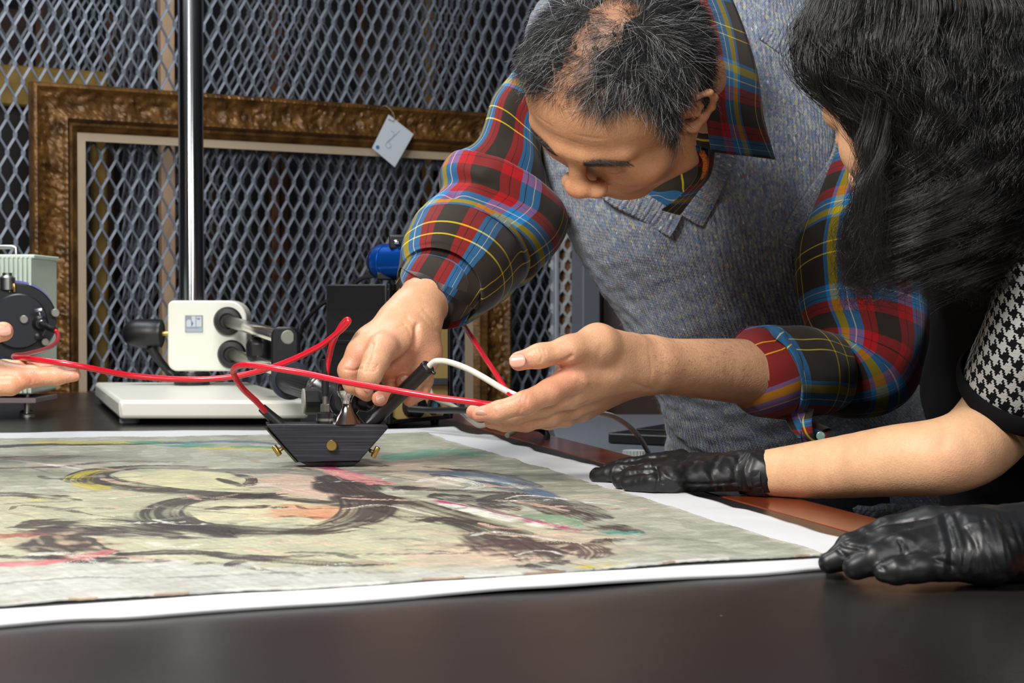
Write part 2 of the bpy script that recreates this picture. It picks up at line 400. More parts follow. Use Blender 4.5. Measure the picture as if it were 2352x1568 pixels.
S = [([(-100, 1040), (120, 1032), (260, 1030), (420, 1026)], .045, BLK, 0), ([(80, 1026), (240, 1028), (420, 1024)], .04, OCH, 1),
     ([(300, 1024), (480, 1036), (640, 1040)], .05, TEAL, 2), ([(380, 1030), (520, 1024), (660, 1032)], .03, BLU, 3),
     ([(440, 1040), (560, 1042), (700, 1048)], .03, OCH, 4), ([(900, 1070), (1010, 1048), (1100, 1060)], .06, (120, 168, 148), 5),
     ([(640, 1150), (500, 1152), (330, 1136), (215, 1118), (210, 1100), (300, 1086), (470, 1086)], .052, BLK, 6),
     ([(240, 1140), (180, 1120), (215, 1098), (300, 1090)], .03, OCH, 7),
     ([(600, 1158), (440, 1162), (372, 1190), (410, 1222), (560, 1236), (720, 1236), (830, 1204), (835, 1160), (750, 1110), (690, 1088)], .046, BLK, 8),
     ([(400, 1226), (560, 1242), (740, 1236), (860, 1212)], .04, BLK, 9),
     ([(450, 1092), (640, 1096), (760, 1100), (900, 1098)], .05, GRY, 10), ([(520, 1148), (700, 1165), (830, 1182)], .022, BLK, 11),
     ([(470, 1185), (600, 1180), (660, 1182)], .02, BLK, 12), ([(500, 1112), (560, 1130), (575, 1112), (520, 1098)], .014, BLK, 13),
     ([(740, 1120), (850, 1155), (960, 1190), (1120, 1240), (1210, 1290), (1240, 1312)], .062, BLK, 14),
     ([(760, 1108), (820, 1150), (870, 1180)], .06, BLK, 15), ([(960, 1210), (1050, 1216), (1180, 1258)], .03, BLK, 16),
     ([(1150, 1278), (1240, 1276), (1290, 1290)], .05, BLK, 17), ([(1130, 1262), (1220, 1300)], .06, (72, 58, 58), 18),
     ([(735, 1082), (780, 1096), (830, 1108)], .022, MAG, 19), ([(760, 1094), (850, 1120), (900, 1130)], .03, (200, 130, 130), 20),
     ([(1000, 1165), (1120, 1190), (1240, 1220), (1330, 1240)], .013, MAG, 21), ([(1010, 1172), (1130, 1200), (1260, 1232)], .02, WHT, 22),
     ([(860, 1130), (980, 1140), (1100, 1146), (1200, 1150)], .022, BLK, 23), ([(1000, 1150), (1100, 1170), (1180, 1188)], .04, BLK, 24),
     ([(1110, 1176), (1180, 1152), (1290, 1170), (1400, 1210)], .034, (60, 60, 62), 25),
     ([(1180, 1160), (1280, 1190), (1360, 1220), (1470, 1244)], .032, BLK, 26), ([(1380, 1240), (1440, 1246), (1495, 1242)], .018, TEAL, 27),
     ([(1210, 1200), (1280, 1212), (1320, 1226)], .03, (110, 148, 118), 28), ([(940, 1096), (1060, 1104), (1180, 1128), (1290, 1168)], .03, BLU, 29),
     ([(990, 1104), (1080, 1120), (1220, 1150)], .02, (80, 88, 96), 30), ([(1040, 1092), (1150, 1108), (1240, 1136)], .024, (88, 96, 106), 31),
     ([(960, 1122), (1020, 1112), (1100, 1130), (1060, 1142)], .014, WHT, 32), ([(1360, 1272), (1400, 1262), (1420, 1264)], .02, BLK, 33),
     ([(1330, 1270), (1360, 1290), (1350, 1304)], .03, (86, 66, 66), 34), ([(1320, 1322), (1380, 1321), (1440, 1316)], .012, OCH, 35),
     ([(1210, 1322), (1260, 1316), (1300, 1308)], .018, (70, 68, 66), 36),
     ([(40, 1228), (200, 1218), (380, 1240), (520, 1252)], .06, BLK, 37), ([(60, 1240), (240, 1240), (420, 1256)], .05, (60, 50, 52), 38),
     ([(-100, 1150), (60, 1152), (180, 1166)], .03, BLK, 39), ([(0, 1162), (60, 1162), (120, 1166)], .008, OCH, 40),
     ([(130, 1250), (160, 1280), (220, 1300), (300, 1300)], .06, BLK, 41), ([(-60, 1322), (90, 1316), (200, 1300), (260, 1282)], .022, (190, 108, 112), 42),
     ([(260, 1296), (440, 1290), (560, 1300), (760, 1316), (900, 1316)], .022, BLK, 43), ([(520, 1320), (580, 1304), (720, 1296), (1100, 1290)], .012, (90, 80, 78), 44),
     ([(-80, 1300), (60, 1302), (140, 1308)], .016, BLK, 45), ([(-80, 1092), (120, 1086), (260, 1074), (420, 1074)], .02, (92, 82, 84), 46),
     ([(-100, 1068), (100, 1062), (220, 1060)], .04, (104, 102, 98), 47), ([(-60, 1256), (40, 1250), (110, 1246)], .03, (150, 90, 78), 48),
     ([(380, 1350), (640, 1338), (900, 1334)], .008, (130, 130, 124), 49), ([(-40, 1370), (160, 1352), (300, 1350)], .006, (140, 140, 134), 50)]
for pts, w_, cl, sd in S: stroke(pts, w_, cl, seed=sd, dry=.30 + .25 * ((sd * 7) % 5) / 5)
for k in range(120):   # dry scratches
    r = np.random.default_rng(400 + k); x = r.uniform(-50, 1500); y = r.uniform(1060, 1320)
    if x > 900 + (y - 1000) * 2.6: continue
    stroke([(x, y), (x + r.uniform(40, 110), y + r.uniform(-10, 14)), (x + r.uniform(120, 260), y + r.uniform(-10, 30))], r.uniform(.004, .012),
           random.choice([BLK, GRY, WHT, (150, 140, 120), PNK]), a=.7, dry=.5, seed=500 + k, h=.0002)
blend((206, 204, 196), .8 * np.exp(-np.minimum(1 - u, v * 1.2) / .006) * (nB > -.2))
blend((150, 112, 70), .7 * np.exp(-np.minimum(1 - u, v) / .002) * (vnoise(V, .05, 77) > .5))
C *= (1 + .09 * vnoise(V, .010, 88) + .05 * vnoise(V * A(.25, 1, 1), .02, 99))[:, None]
hgt += .00018 * vnoise(V, .012, 89) + .00010 * vnoise(V, .005, 90)
V[:, 2] = TZ + .0064 + hgt + .0008 * np.clip(vnoise(V, .2, 91), -1, 1) * np.exp(-e / .03) + .0008 * np.clip(vnoise(V, .5, 92), 0, 1)
V2, Fc2 = thick(V, NU, NV, .0016)
PM = mat('oil_paint_on_canvas', (180, 178, 160), .42, spec=.45, bump=.00025, bscale=1400)
nt, b = nodes(PM); at = N_(nt, 'ShaderNodeVertexColor'); at.layer_name = 'Col'; nt.links.new(at.outputs[0], b.inputs['Base Color'])
tag(obj('painting', (V2, Fc2), PM, colr=np.vstack([C, C * .6 + .1])), 'unframed abstract painting in grey, yellow and black lying on the white sheet', 'painting')
del V2, Fc2
# ---------------------------------------------------------------- expanded-metal screens behind the table
MW = nrm(A(.860, .511, 0)); MN = nrm(A(.511, -.860, 0))      # along the screen, and out of it towards the table
M0 = P(75, 700, 3.74)                                          # a point of the screen
def mw(s, z, off=0): return A(M0[0], M0[1], 0) + MW * s + MN * off + A(0, 0, z)
def mw_px(px, off=0):
    """how far along the screen a sight line meets it"""
    r = P(px, 700, 1) - CAM; o = A(M0[0], M0[1], 0) + MN * off; n = A(MN[0], MN[1], 0)
    t = ((o - CAM) @ n) / (r @ n); return (CAM + r * t - o) @ MW
GALV = mat('galvanised_steel', (122, 129, 142), .5, .25, var=.2, vscale=15)
GALVP = mat('grey_painted_steel', (112, 116, 124), .45, .2)
def expanded(s0, s1, z0, z1, off=0, a=.0364, b=.082, O=None, D=None, Nn=None, w=.0052, t=.0032, bond=.010):
    """one sheet of expanded metal: twisted strands meeting in short upright bonds"""
    D = MW if D is None else D; Nn = MN if Nn is None else Nn
    O = A(M0[0], M0[1], 0) + MN * off if O is None else O
    segs = []
    nc = int((s1 - s0) / (a / 2)); nr = int((z1 - z0) / (b / 2))
    I, J = np.meshgrid(np.arange(nc + 1), np.arange(nr + 1), indexing='ij'); ok = (I + J) % 2 == 0
    i, j = I[ok], J[ok]; s = s0 + i * a / 2; z = z0 + j * b / 2
    p0 = [np.c_[s, z - bond / 2]]; p1 = [np.c_[s, z + bond / 2]]; hw = [np.full(len(s), w * .95)]
    for dx in (-1, 1):
        k = (j < nr) & (i + dx >= 0) & (i + dx <= nc)
        p0.append(np.c_[s[k], z[k] + bond / 2]); p1.append(np.c_[s[k] + dx * a / 2, z[k] + b / 2 - bond / 2]); hw.append(np.full(k.sum(), w * .55))
    p0 = np.concatenate(p0); p1 = np.concatenate(p1); hw = np.concatenate(hw)
    d = p1 - p0; d /= np.linalg.norm(d, axis=1)[:, None]; q = np.c_[d[:, 1], -d[:, 0]]
    sg = np.sign(d[:, 0])[:, None]
    def W(p, n): return O + p[:, :1] * D + p[:, 1:] * A(0, 0, 1) + n * Nn
    h = hw[:, None]; ring = []
    for p in (p0, p1):
        ring += [W(p - q * h, -t * .5 - sg * .0008), W(p + q * h, -t * .5 + sg * .0008), W(p + q * h, t * .5 + sg * .0008), W(p - q * h, t * .5 - sg * .0008)]
    V = np.stack(ring, 1).reshape(-1, 3); n = len(p0)
    base = (np.arange(n) * 8)[:, None, None]
    f = np.array([[0, 1, 5, 4], [1, 2, 6, 5], [2, 3, 7, 6], [3, 0, 4, 7]])[None]
    return V, (base + f).reshape(-1, 4)
def bar(s0, s1, z0, z1, th, off=0):
    return prism([mw(s0, z0, off), mw(s1, z0, off), mw(s1, z1, off), mw(s0, z1, off)], MN * th)
sE = mw_px(1268)
sc_ = thing('mesh_screen', 'tall grey expanded-metal rack screen behind the ornate gold frame', 'metal screen', mw(.3, 0))
obj('wire_mesh', expanded(-.62, sE, .02, 2.62), GALV, sc_, smooth=False, kind='stuff')
obj('frame_rail', bar(-.62, sE, 0, .03, .02, .004), GALVP, sc_, bevel=.002)
obj('frame_rail', bar(-.62, sE, 2.62, 2.65, .02, .004), GALVP, sc_, bevel=.002)
obj('frame_post', bar(sE, sE + .012, 0, 2.65, .03, -.012), mat('bright_edge_steel', (176, 182, 194), .4, .3), sc_, bevel=.002)
sc2 = thing('mesh_screen', 'second grey expanded-metal screen seen through the first one', 'metal screen', mw(.3, 0, -.30))
obj('wire_mesh', expanded(-.75, mw_px(1260, -.3), .04, 2.60, -.30), mat('galvanised_steel_dull', (108, 114, 122), .55, .2), sc2, smooth=False, kind='stuff')
obj('frame_post', bar(mw_px(440, -.3), mw_px(440, -.3) + .03, 0, 2.62, .02, -.30), GALVP, sc2, bevel=.002)
# the cross panel running back from the first screen, seen steeply at the left of the pole
s4 = mw_px(300)
sc3 = thing('mesh_screen', 'expanded-metal divider running back between the two screens', 'metal screen', mw(s4, 0, -.06))
obj('wire_mesh', expanded(0, .25, .04, 2.58, O=mw(s4, 0, -.06), D=nrm(-MN * .6 + MW * .8 * .55), Nn=MW), GALV, sc3, smooth=False, kind='stuff')
# narrow screen bay right of the end post
sR0, sR1 = mw_px(1280), mw_px(1318)
sc4 = thing('mesh_screen', 'narrow expanded-metal bay beside the thick grey post', 'metal screen', mw(sR0, 0, .02))
obj('wire_mesh', expanded(sR0 - .02, sR1 + .02, .03, 2.6, .0, a=.036, b=.06, w=.008), mat('white_painted_steel', (196, 200, 204), .4, .1), sc4, smooth=False, kind='stuff')
obj('frame_post', bar(mw_px(1303), mw_px(1342), 0, 2.65, .06, .02), mat('light_grey_post', (116, 122, 132), .5, .1), sc4, bevel=.003)
obj('frame_rail', bar(sR0 - .02, sR1, 0, .03, .02, .01), GALVP, sc4, bevel=.002)

# ---------------------------------------------------------------- things stored in the racks behind
GOLD2 = mat('dull_gilding', (150, 122, 62), .45, .35, var=.3, vscale=20, bump=.001, bscale=40)
def slabw(s0, s1, z0, z1, off, th): return bar(s0, s1, z0, z1, th, off)
def z_at(px, py, off):
    s = mw_px(px, off); w3 = mw(s, 0, off); d = math.hypot(w3[0] - CAM[0], w3[1] - CAM[1]); r = P(px, py, 1) - CAM
    return CAM[2] + r[2] * ((w3[1] - CAM[1]) / r[1])
OFF = -.16
s1 = mw_px(243, OFF); zt = z_at(243, 168, OFF)
gf = thing('gilt_frame', 'gold picture frame standing behind the metal screen, left', 'picture frame', mw(s1 - .3, 0, OFF))
obj('top_moulding', slabw(s1 - .85, s1, zt - .10, zt, OFF, .03), GOLD2, gf, bevel=.008)
obj('side_moulding', slabw(s1 - .04, s1, .02, zt - .10, OFF, .03), GOLD2, gf, bevel=.008)
obj('bottom_moulding', slabw(s1 - .85, s1 - .04, .02, .10, OFF, .03), GOLD2, gf, bevel=.008)
obj('canvas', slabw(s1 - .85, s1 - .04, .10, zt - .10, OFF, .01), mat('old_dark_canvas', (22, 20, 16), .5, var=.4, vscale=6), gf, smooth=False)
PST = mat('beige_wood_post', (226, 192, 158), .6, var=.1, vscale=10)
def zpost(px0, px1, off, m, label, z1=2.62, z0=0.0, th=.03, name='wooden_post', cat='post', grp=None):
    s0, s1_ = mw_px(px0, off), mw_px(px1, off)
    o = obj(name, slabw(s0, s1_, z0, z1, off, th), m, bevel=.003); tag(o, label, cat, grp); return o
zpost(364, 396, -.24, PST, 'beige wooden upright behind the screens, left of the steel pole')
zpost(616, 634, -.42, mat('brown_wood', (112, 74, 52), .6, var=.2), 'thin brown upright behind the screens, right of the steel pole')
zpost(968, 986, -.42, mat('yellow_wood', (150, 116, 62), .6, var=.2), 'thin yellowish upright behind the screens near the blue cylinder')
zpost(1282, 1303, -.05, mat('orange_wood', (170, 120, 84), .6, var=.2), 'orange-brown board behind the narrow white mesh bay')
CV = [(46, 48, 44), (58, 50, 38), (38, 44, 40), (66, 62, 58), (40, 34, 30), (52, 54, 58), (60, 42, 34)]
CLB = ['dark grey canvas in the racks above the gold frame corner, far left', 'brown-edged canvas in the racks just right of the far left one', 'dull canvas in the upper rack left of the beige wooden upright',
       'green-black canvas seen through the frame opening left of the beige upright', 'tall blackish canvas in the upper rack right of the steel pole', 'grey-green canvas seen low through the frame opening right of the pole',
       'grey canvas in the upper rack above the middle of the gold frame', 'dark green canvas seen through the middle of the frame opening', 'brownish-grey canvas in the rack behind the white paper tag',
       'dark canvas in the upper rack beside the hair of the bending man', 'grey-black canvas low behind the black instrument', 'wide canvas low behind the right side of the gold frame']
SLB = ['grey rack shelf behind the frame carrying a canvas, left of the pole', 'grey rack shelf above the frame, far left of the racks', 'grey rack shelf right of the steel pole', 'grey rack shelf over the middle of the gold frame', 'grey rack shelf behind the paper tag', 'grey rack shelf beside the end post', 'grey rack shelf near the far post']
spec = [(-60, 60, 20, 250, -.55, 6), (80, 150, 10, 230, -.50, 3), (240, 352, 40, 300, -.60, 4), (250, 350, 380, 840, -.62, 2), (402, 600, -20, 330, -.69, 5),
        (474, 610, 400, 860, -.66, 0), (640, 800, 20, 300, -.7, 5), (640, 760, 350, 840, -.745, 2), (815, 960, 0, 420, -.75, 3), (990, 1130, 20, 380, -.85, 1), (800, 960, 430, 900, -.80, 0), (1000, 1255, 420, 900, -.90, 5)]
for k, (x0, x1, y0, y1, off, ci) in enumerate(spec):
    s0, s1_ = mw_px(x0, off), mw_px(x1, off); za, zb = z_at((x0 + x1) / 2, y1, off), z_at((x0 + x1) / 2, y0, off)
    if k % 2 == 0 or za < .7: za = 0
    o = thing('stored_canvas', CLB[k], 'canvas', mw((s0 + s1_) / 2, za, off), 'canvases in the racks')
    obj('canvas', slabw(s0, s1_, za, zb, off, .02), mat('stored_canvas_%d' % ci, CV[ci], .6, var=.35, vscale=5), o, bevel=.002)
    obj('stretcher', slabw(s0, s0 + .02, za, zb, off + .021, .006), mat('stretcher_wood', (96, 66, 44), .6), o, smooth=False)
    if za > 0:
        o2 = obj('rack_shelf', slabw(s0 - .05, s1_ + .05, za - .03, za - .001, off - .1, .2), GALVP, smooth=False)
        tag(o2, SLB.pop(0), 'shelf', 'rack shelves')

# ---------------------------------------------------------------- the ornate frame
GOLD = mat('antique_gilding', (128, 88, 40), .42, .25, spec=.5)
nt, b = nodes(GOLD)
tc = N_(nt, 'ShaderNodeTexCoord'); n1 = N_(nt, 'ShaderNodeTexNoise'); n1.inputs['Scale'].default_value = 26; n1.inputs['Detail'].default_value = 8
nt.links.new(tc.outputs['Object'], n1.inputs['Vector'])
nt.links.new(ramp_(nt, n1.outputs[0], [(.30, sr(66, 43, 18)), (.48, sr(96, 65, 27)), (.64, sr(118, 82, 37)), (.82, sr(152, 112, 60))]), b.inputs['Base Color'])
n2 = N_(nt, 'ShaderNodeTexNoise'); n2.inputs['Scale'].default_value = 70; n2.inputs['Detail'].default_value = 6; nt.links.new(tc.outputs['Object'], n2.inputs['Vector'])
bp = N_(nt, 'ShaderNodeBump'); bp.inputs['Distance'].default_value = .002; nt.links.new(n2.outputs[0], bp.inputs['Height']); nt.links.new(bp.outputs[0], b.inputs['Normal'])
LIN = mat('linen_liner', (178, 160, 136), .7, bump=.0003, bscale=400)
FO = .035                                        # frame stands this far in front of the screen
r_ = lambda px, py: None
sL, sRt = mw_px(68, FO), mw_px(1162, FO)
zT = z_at(75, 190, FO); zB = .004
MWID = .108; LNR = .020
of = thing('ornate_frame', 'large carved gold picture frame with a pale inner liner leaning behind the table', 'picture frame', mw((sL + sRt) / 2, 0, FO))
prof = [(0, 0), (0, .030), (.004, .036), (.010, .038), (.016, .034), (.024, .030), (.040, .026), (.058, .026), (.070, .030), (.076, .036), (.080, .037), (.084, .030),
        (.088, .024), (.094, .024), (.098, .020), (.104, .018), (.108, .014), (.108, 0)]
pr = []
for (a0, b0), (a1, b1) in zip(prof[:-1], prof[1:]):
    k = max(1, int(math.hypot(a1 - a0, b1 - b0) / .004))
    for q in range(k): pr.append((a0 + (a1 - a0) * q / k, b0 + (b1 - b0) * q / k))
pr.append(prof[-1]); pr = np.array(pr)
def moulding(c0, c1, i0, i1, seed, carve=True):
    """mitred length of frame moulding from outer corners c0,c1 (s,z) to inner corners i0,i1"""
    L = math.hypot(c1[0] - c0[0], c1[1] - c0[1]); n = int(L / .005)
    t = np.linspace(0, 1, n)[:, None]; rows = []
    wd = MWID
    for wq, h in pr:
        k = wq / wd
        p0 = np.array(c0) * (1 - k) + np.array(i0) * k; p1 = np.array(c1) * (1 - k) + np.array(i1) * k
        sz = p0 * (1 - t) + p1 * t
        rel = 0
        x = sz @ np.abs(nrm2(np.array(c1) - np.array(c0)))
        if carve and .018 < wq < .074:
            q3 = np.c_[x, np.full(n, wq), np.zeros(n)]
            rel = .0022 * vnoise(q3, .022, seed) + .0016 * vnoise(q3, .010, seed + 1) + .002 * np.sin(x * 70) * math.sin((wq - .018) / .056 * PI)
        if carve and wq <= .014 and h > .02: rel = .0014 * np.sin(x * 2 * PI / .012)
        if carve and .074 <= wq <= .086: rel = .0012 * np.sin(x * 2 * PI / .016)
        if carve and h <= 0.001: rel = 0
        hh = h + rel
        rows.append(mw(0, 0, FO)[None] + sz[:, :1] * MW + sz[:, 1:] * A(0, 0, 1) + np.reshape(hh, (-1, 1)) * MN)
    V = np.stack(rows, 0).reshape(-1, 3); m_ = len(pr)
    Fc = [tuple(f) for f in gridF(n, m_)]
    Fc.append(tuple(range(0, m_ * n, n))); Fc.append(tuple(range((m_ - 1) * n + n - 1, -1, -n)))
    return V, Fc
def nrm2(v): return v / np.linalg.norm(v)
oc = [(sL, zT), (sRt, zT), (sRt, zB), (sL, zB)]
ic = [(sL + MWID, zT - MWID), (sRt - MWID, zT - MWID), (sRt - MWID, zB + MWID), (sL + MWID, zB + MWID)]
for k, nm in enumerate(('top_moulding', 'side_moulding', 'bottom_moulding', 'side_moulding')):
    obj(nm, moulding(oc[k], oc[(k + 1) % 4], ic[k], ic[(k + 1) % 4], 200 + k * 3), GOLD, of)
lo_ = ic; li_ = [(sL + MWID + LNR, zT - MWID - LNR), (sRt - MWID - LNR, zT - MWID - LNR), (sRt - MWID - LNR, zB + MWID + LNR), (sL + MWID + LNR, zB + MWID + LNR)]
for k in range(4):
    a0, a1, b1, b0 = lo_[k], lo_[(k + 1) % 4], li_[(k + 1) % 4], li_[k]
    obj('liner', prism([mw(a0[0], a0[1], FO + .002), mw(a1[0], a1[1], FO + .002), mw(b1[0], b1[1], FO + .002), mw(b0[0], b0[1], FO + .002)], MN * .010), LIN, of, smooth=False, label='pale linen-covered inner slip')

# ---------------------------------------------------------------- paper tag hanging on the frame
def fpt(px, py, off):
    s = mw_px(px, off); return mw(s, z_at(px, py, off), off)
TO = FO + .052
tg = thing('paper_tag', 'white paper tag hanging by a string from the top of the gold frame', 'tag', fpt(903, 380, TO))
card = [fpt(893, 263, TO), fpt(950, 308, TO), fpt(907, 384, TO), fpt(855, 340, TO)]
obj('card', prism(card, MN * .0012), mat('tag_card', (206, 214, 224), .6), tg, smooth=False)
stx = [fpt(878, 246, FO + .03), fpt(886, 243, FO + .045), fpt(898, 252, TO + .001), fpt(906, 266, TO + .003), fpt(904, 278, TO + .003), fpt(895, 274, TO + .002)]
obj('string', tube(stx, .0009, 6), mat('tag_string', (150, 140, 120), .8), tg)
cc = fpt(868, 338, TO + .0015)
obj('blue_mark', lathe([(.0052, 0), (.0052, .0004)], cc, MN, 14), mat('blue_ink', (70, 120, 170), .6), tg, smooth=False)
obj('punched_eyelet', lathe([(.0030, 0), (.0030, .0004)], fpt(895, 275, TO + .0015), MN, 14), mat('grey_ink', (150, 160, 170), .6), tg, smooth=False)
scr = [(898, 300), (906, 306), (901, 316), (893, 322), (886, 332), (892, 340), (899, 334), (893, 326), (900, 318), (912, 306), (918, 300)]
obj('pencil_scribble', tube([fpt(x, y, TO + .0016) for x, y in scr], .0008, 5), mat('pencil', (158, 166, 176), .7), tg)

# ---------------------------------------------------------------- side bench and what stands on it
BZ = .70
bw = thing('side_bench', 'low grey bench beyond the right edge of the black table', 'bench', (.40, 3.05, 0))
obj('benchtop', box((.52, 3.08, BZ - .02), (.88, .90, .04)), mat('grey_laminate', (120, 126, 136), .4), bw, bevel=.003)
for x in (.11, .93):
    for y in (2.68, 3.48): obj('leg', box((x, y, (BZ - .04) / 2), (.05, .05, BZ - .04)), GALVP, bw, bevel=.003)
def bpt(px, py, z=BZ): return PT(px, py, z)
# dark wooden cabinet behind the man
cb = thing('wooden_cabinet', 'tall dark reddish-brown cabinet behind the grey bench', 'cabinet', (.62, 4.75, 0))
CBM = mat('dark_cherry_wood', (52, 28, 18), .45, var=.25, vscale=6, stretch=(6, 6, .6))
obj('body', box((.68, 4.9, 1.0), (.86, .5, 2.0)), CBM, cb, bevel=.006)
for k in range(2): 
    dr = obj('door', box((.46 + .43 * k, 4.64, 1.0), (.40, .02, 1.9)), CBM, cb, bevel=.004)
    obj('handle', rcyl((.62 + .12 * k, 4.62, .95), (.62 + .12 * k, 4.62, 1.1), .006), STEEL, dr)
# black open laptop
lp = thing('laptop', 'open black laptop on the grey bench behind the cupped hand', 'laptop', bpt(1470, 1010))
o_ = A(.315, 2.70, BZ); R = Rz(-.5)
def lb(c, s, rx=0):
    c_, s_ = math.cos(rx), math.sin(rx); Rx = np.array([[1, 0, 0], [0, c_, -s_], [0, s_, c_]])
    return box(o_ + R @ A(*c), s, R @ Rx)
obj('base', lb((0, .12, .010), (.34, .24, .018)), BLACKP, lp, bevel=.003)
obj('screen_lid', lb((0, .30, .145), (.34, .010, .25), -.30), BLACKP, lp, bevel=.003)
obj('screen', lb((0, .2915, .148), (.31, .002, .20), -.30), mat('laptop_screen', (58, 62, 88), .15), lp, smooth=False)
obj('keyboard', lb((0, .13, .0205), (.30, .12, .003)), mat('key_black', (16, 16, 18), .5), lp, bevel=.001)
obj('paper_label', lb((.04, .2895, .10), (.075, .001, .05), -.30), mat('lilac_label', (120, 126, 172), .5), lp, smooth=False)
# small black power unit with ribbed white knob
pu = thing('control_box', 'small black control box with a ribbed white knob by the gloved fingers', 'control box', PT(1450, 1075, BZ))
kp = P(1456, 1040, 2.30)
obj('case', box((kp[0] + .035, kp[1] + .02, kp[2] - .035), (.17, .10, .05), Rz(-.2)), BLACKP, pu, bevel=.004)
prf = []
n = 20; V = []; 
for h in (-.010, .004):
    for k in range(n * 2):
        rr = .0165 if k % 2 else .0145; t = PI * k / n; V.append(kp + A(rr * math.cos(t), rr * math.sin(t), h))
Fk = [(k, (k + 1) % (2 * n), 2 * n + (k + 1) % (2 * n), 2 * n + k) for k in range(2 * n)] + [tuple(range(2 * n, 4 * n)), tuple(range(2 * n - 1, -1, -1))]
obj('knob', (np.array(V), Fk), mat('white_knob', (214, 222, 220), .4), pu, smooth=False)
sh = kp[2] - .06
o = obj('pedestal', box((kp[0] + .035, kp[1] + .02, sh / 2), (.18, .12, sh - .002)), mat('black_pedestal', (26, 26, 28), .6), bevel=.004)
tag(o, 'black pedestal under the small control box beside the table', 'pedestal')
# blue chair back
ch = thing('office_chair', 'blue-backed chair standing between the black table and the grey bench', 'chair', (.20, 2.62, 0))
CB_ = mat('blue_upholstery', (52, 84, 118), .8, bump=.0004, bscale=500)
Vb = []; 
nu_, nv_ = 21, 9
for j in range(nv_):
    for i in range(nu_):
        u = i / (nu_ - 1) * 2 - 1; v_ = j / (nv_ - 1)
        Vb.append(A(.14 + u * .15, 2.66 + .05 * u * u + .01 * math.sin(v_ * PI), .42 + (.255 - .03 * abs(u) ** 3) * v_))
obj('backrest', (np.array(Vb), gridF(nu_, nv_)), CB_, ch, solid=.03, sub=1)
obj('seat', box((.16, 2.46 + .0, .40), (.30, .30, .05)), CB_, ch, bevel=.02)
obj('column', cyl((.16, 2.50, .08), (.16, 2.50, .38), .025), BLACKM, ch)
for k in range(5):
    t = 2 * PI * k / 5 + .3; e_ = A(.16 + .2 * math.cos(t), 2.50 + .2 * math.sin(t), .05)
    obj('leg', tube([A(.16, 2.50, .085), (A(.16, 2.50, .085) + e_) / 2, e_], .014, 8), BLACKM, ch)
    obj('caster', cyl(e_ - A(0, .012, .027), e_ + A(0, .012, -.027), .022, n=14), BLACKM, ch)
# ---------------------------------------------------------------- boom stand
def ray(px, py): return nrm(P(px, py, 1) - CAM)
st = thing('boom_stand', 'cream boom stand with a tall steel pole behind the painting', 'stand', PT(480, 955))
# base plate: front corners on the table in front of the pole
zb = TZ + .010; th = .030
fl, fr = PT(273, 962, zb), PT(710, 962, zb); bl = PT(216, 914, zb); bl = fl + (bl - fl) * 1.0
wv_ = fr - fl; dv_ = PT(219, 876, zb + th) - PT(273, 916, zb + th); dv_[2] = 0
obj('base_plate', prism([fl, fr, fr + dv_, fl + dv_], (0, 0, th)), CREAM, st, bevel=.006)
for s, t in ((.07, .08), (.93, .08), (.07, .92), (.93, .92)):
    q = fl + wv_ * s + dv_ * t; obj('foot', rcyl(A(q[0], q[1], TZ), A(q[0], q[1], zb + .001), .016), RUBBER, st)
DP = 2.68
pb = PT(441, 884, zb + th); POLR = .0231; DP = pb[1] 
pc = P(441, 870, np.linalg.norm(pb - CAM) * .9995); pc = pb
up = A(0, 0, 1)
obj('collar', rcyl(pc, pc + up * .024, .0330), BLACKM, st)
obj('pole', lathe([(POLR, .01), (POLR, .86), (POLR - .003, .865)], pc, up, 48), POLE, st)
dd = (pc - CAM)[1] / cp
def Q(px, py, d=dd): return P(px, py, d)
# cream clamp block, rounded rectangle seen from the front
def rrect(x0, y0, x1, y1, r, d, k=6):
    pts = []
    rs = r if isinstance(r, (list, tuple)) else [r] * 4
    for (cx, cy, a0, rr) in ((x1 - rs[1], y0 + rs[1], -90, rs[1]), (x1 - rs[2], y1 - rs[2], 0, rs[2]), (x0 + rs[3], y1 - rs[3], 90, rs[3]), (x0 + rs[0], y0 + rs[0], 180, rs[0])):
        for i in range(k + 1):
            t = math.radians(a0 + 90 * i / k); pts.append(Q(cx + rr * math.cos(t), cy + rr * math.sin(t), d))
    return pts
BY = A(0, 1, 0)
obj('clamp_block', prism(rrect(385, 690, 566, 852, [14, 42, 40, 22], dd - .030), BY * .062), CREAM, st, bevel=.003)
# maker's label: grey square with pale bars, two blue shapes and a line of dots under it
lbm = mat('label_grey', (140, 152, 158), .4); lb_ = obj('label', prism(rrect(425, 724, 466, 763, 1, dd - .0312, 2), BY * .001), lbm, st, smooth=False)
def flat(pts, m, nm='label_print', k=.0004): return obj(nm, prism([Q(x, y, dd - .0316) for x, y in pts], BY * k), m, lb_, smooth=False)
PW = mat('label_pale', (198, 206, 214), .4); PB = mat('label_blue', (64, 110, 205), .4); PD = mat('label_ink', (96, 104, 112), .5)
flat([(428, 737), (432, 733.5), (436, 733.5), (439, 737), (439, 750), (428, 750)], PW); flat([(440, 726), (449, 726), (449, 750), (440, 750)], PW)
flat([(451, 727), (463, 727), (463, 750), (451, 750)], PW)
flat([(440, 736), (444, 741), (442, 748), (440, 748)], PB, k=.0007); flat([(451, 729.5), (461, 729.5), (459, 734), (453, 734)], PB, k=.0007)
flat([(427, 751), (464, 751), (464, 762), (427, 762)], mat('label_strip', (168, 180, 190), .4))
for k in range(8): flat([(429 + k * 4.3, 752.5), (432 + k * 4.3, 752.5), (432 + k * 4.3, 754), (429 + k * 4.3, 754)], PD, k=.0008)
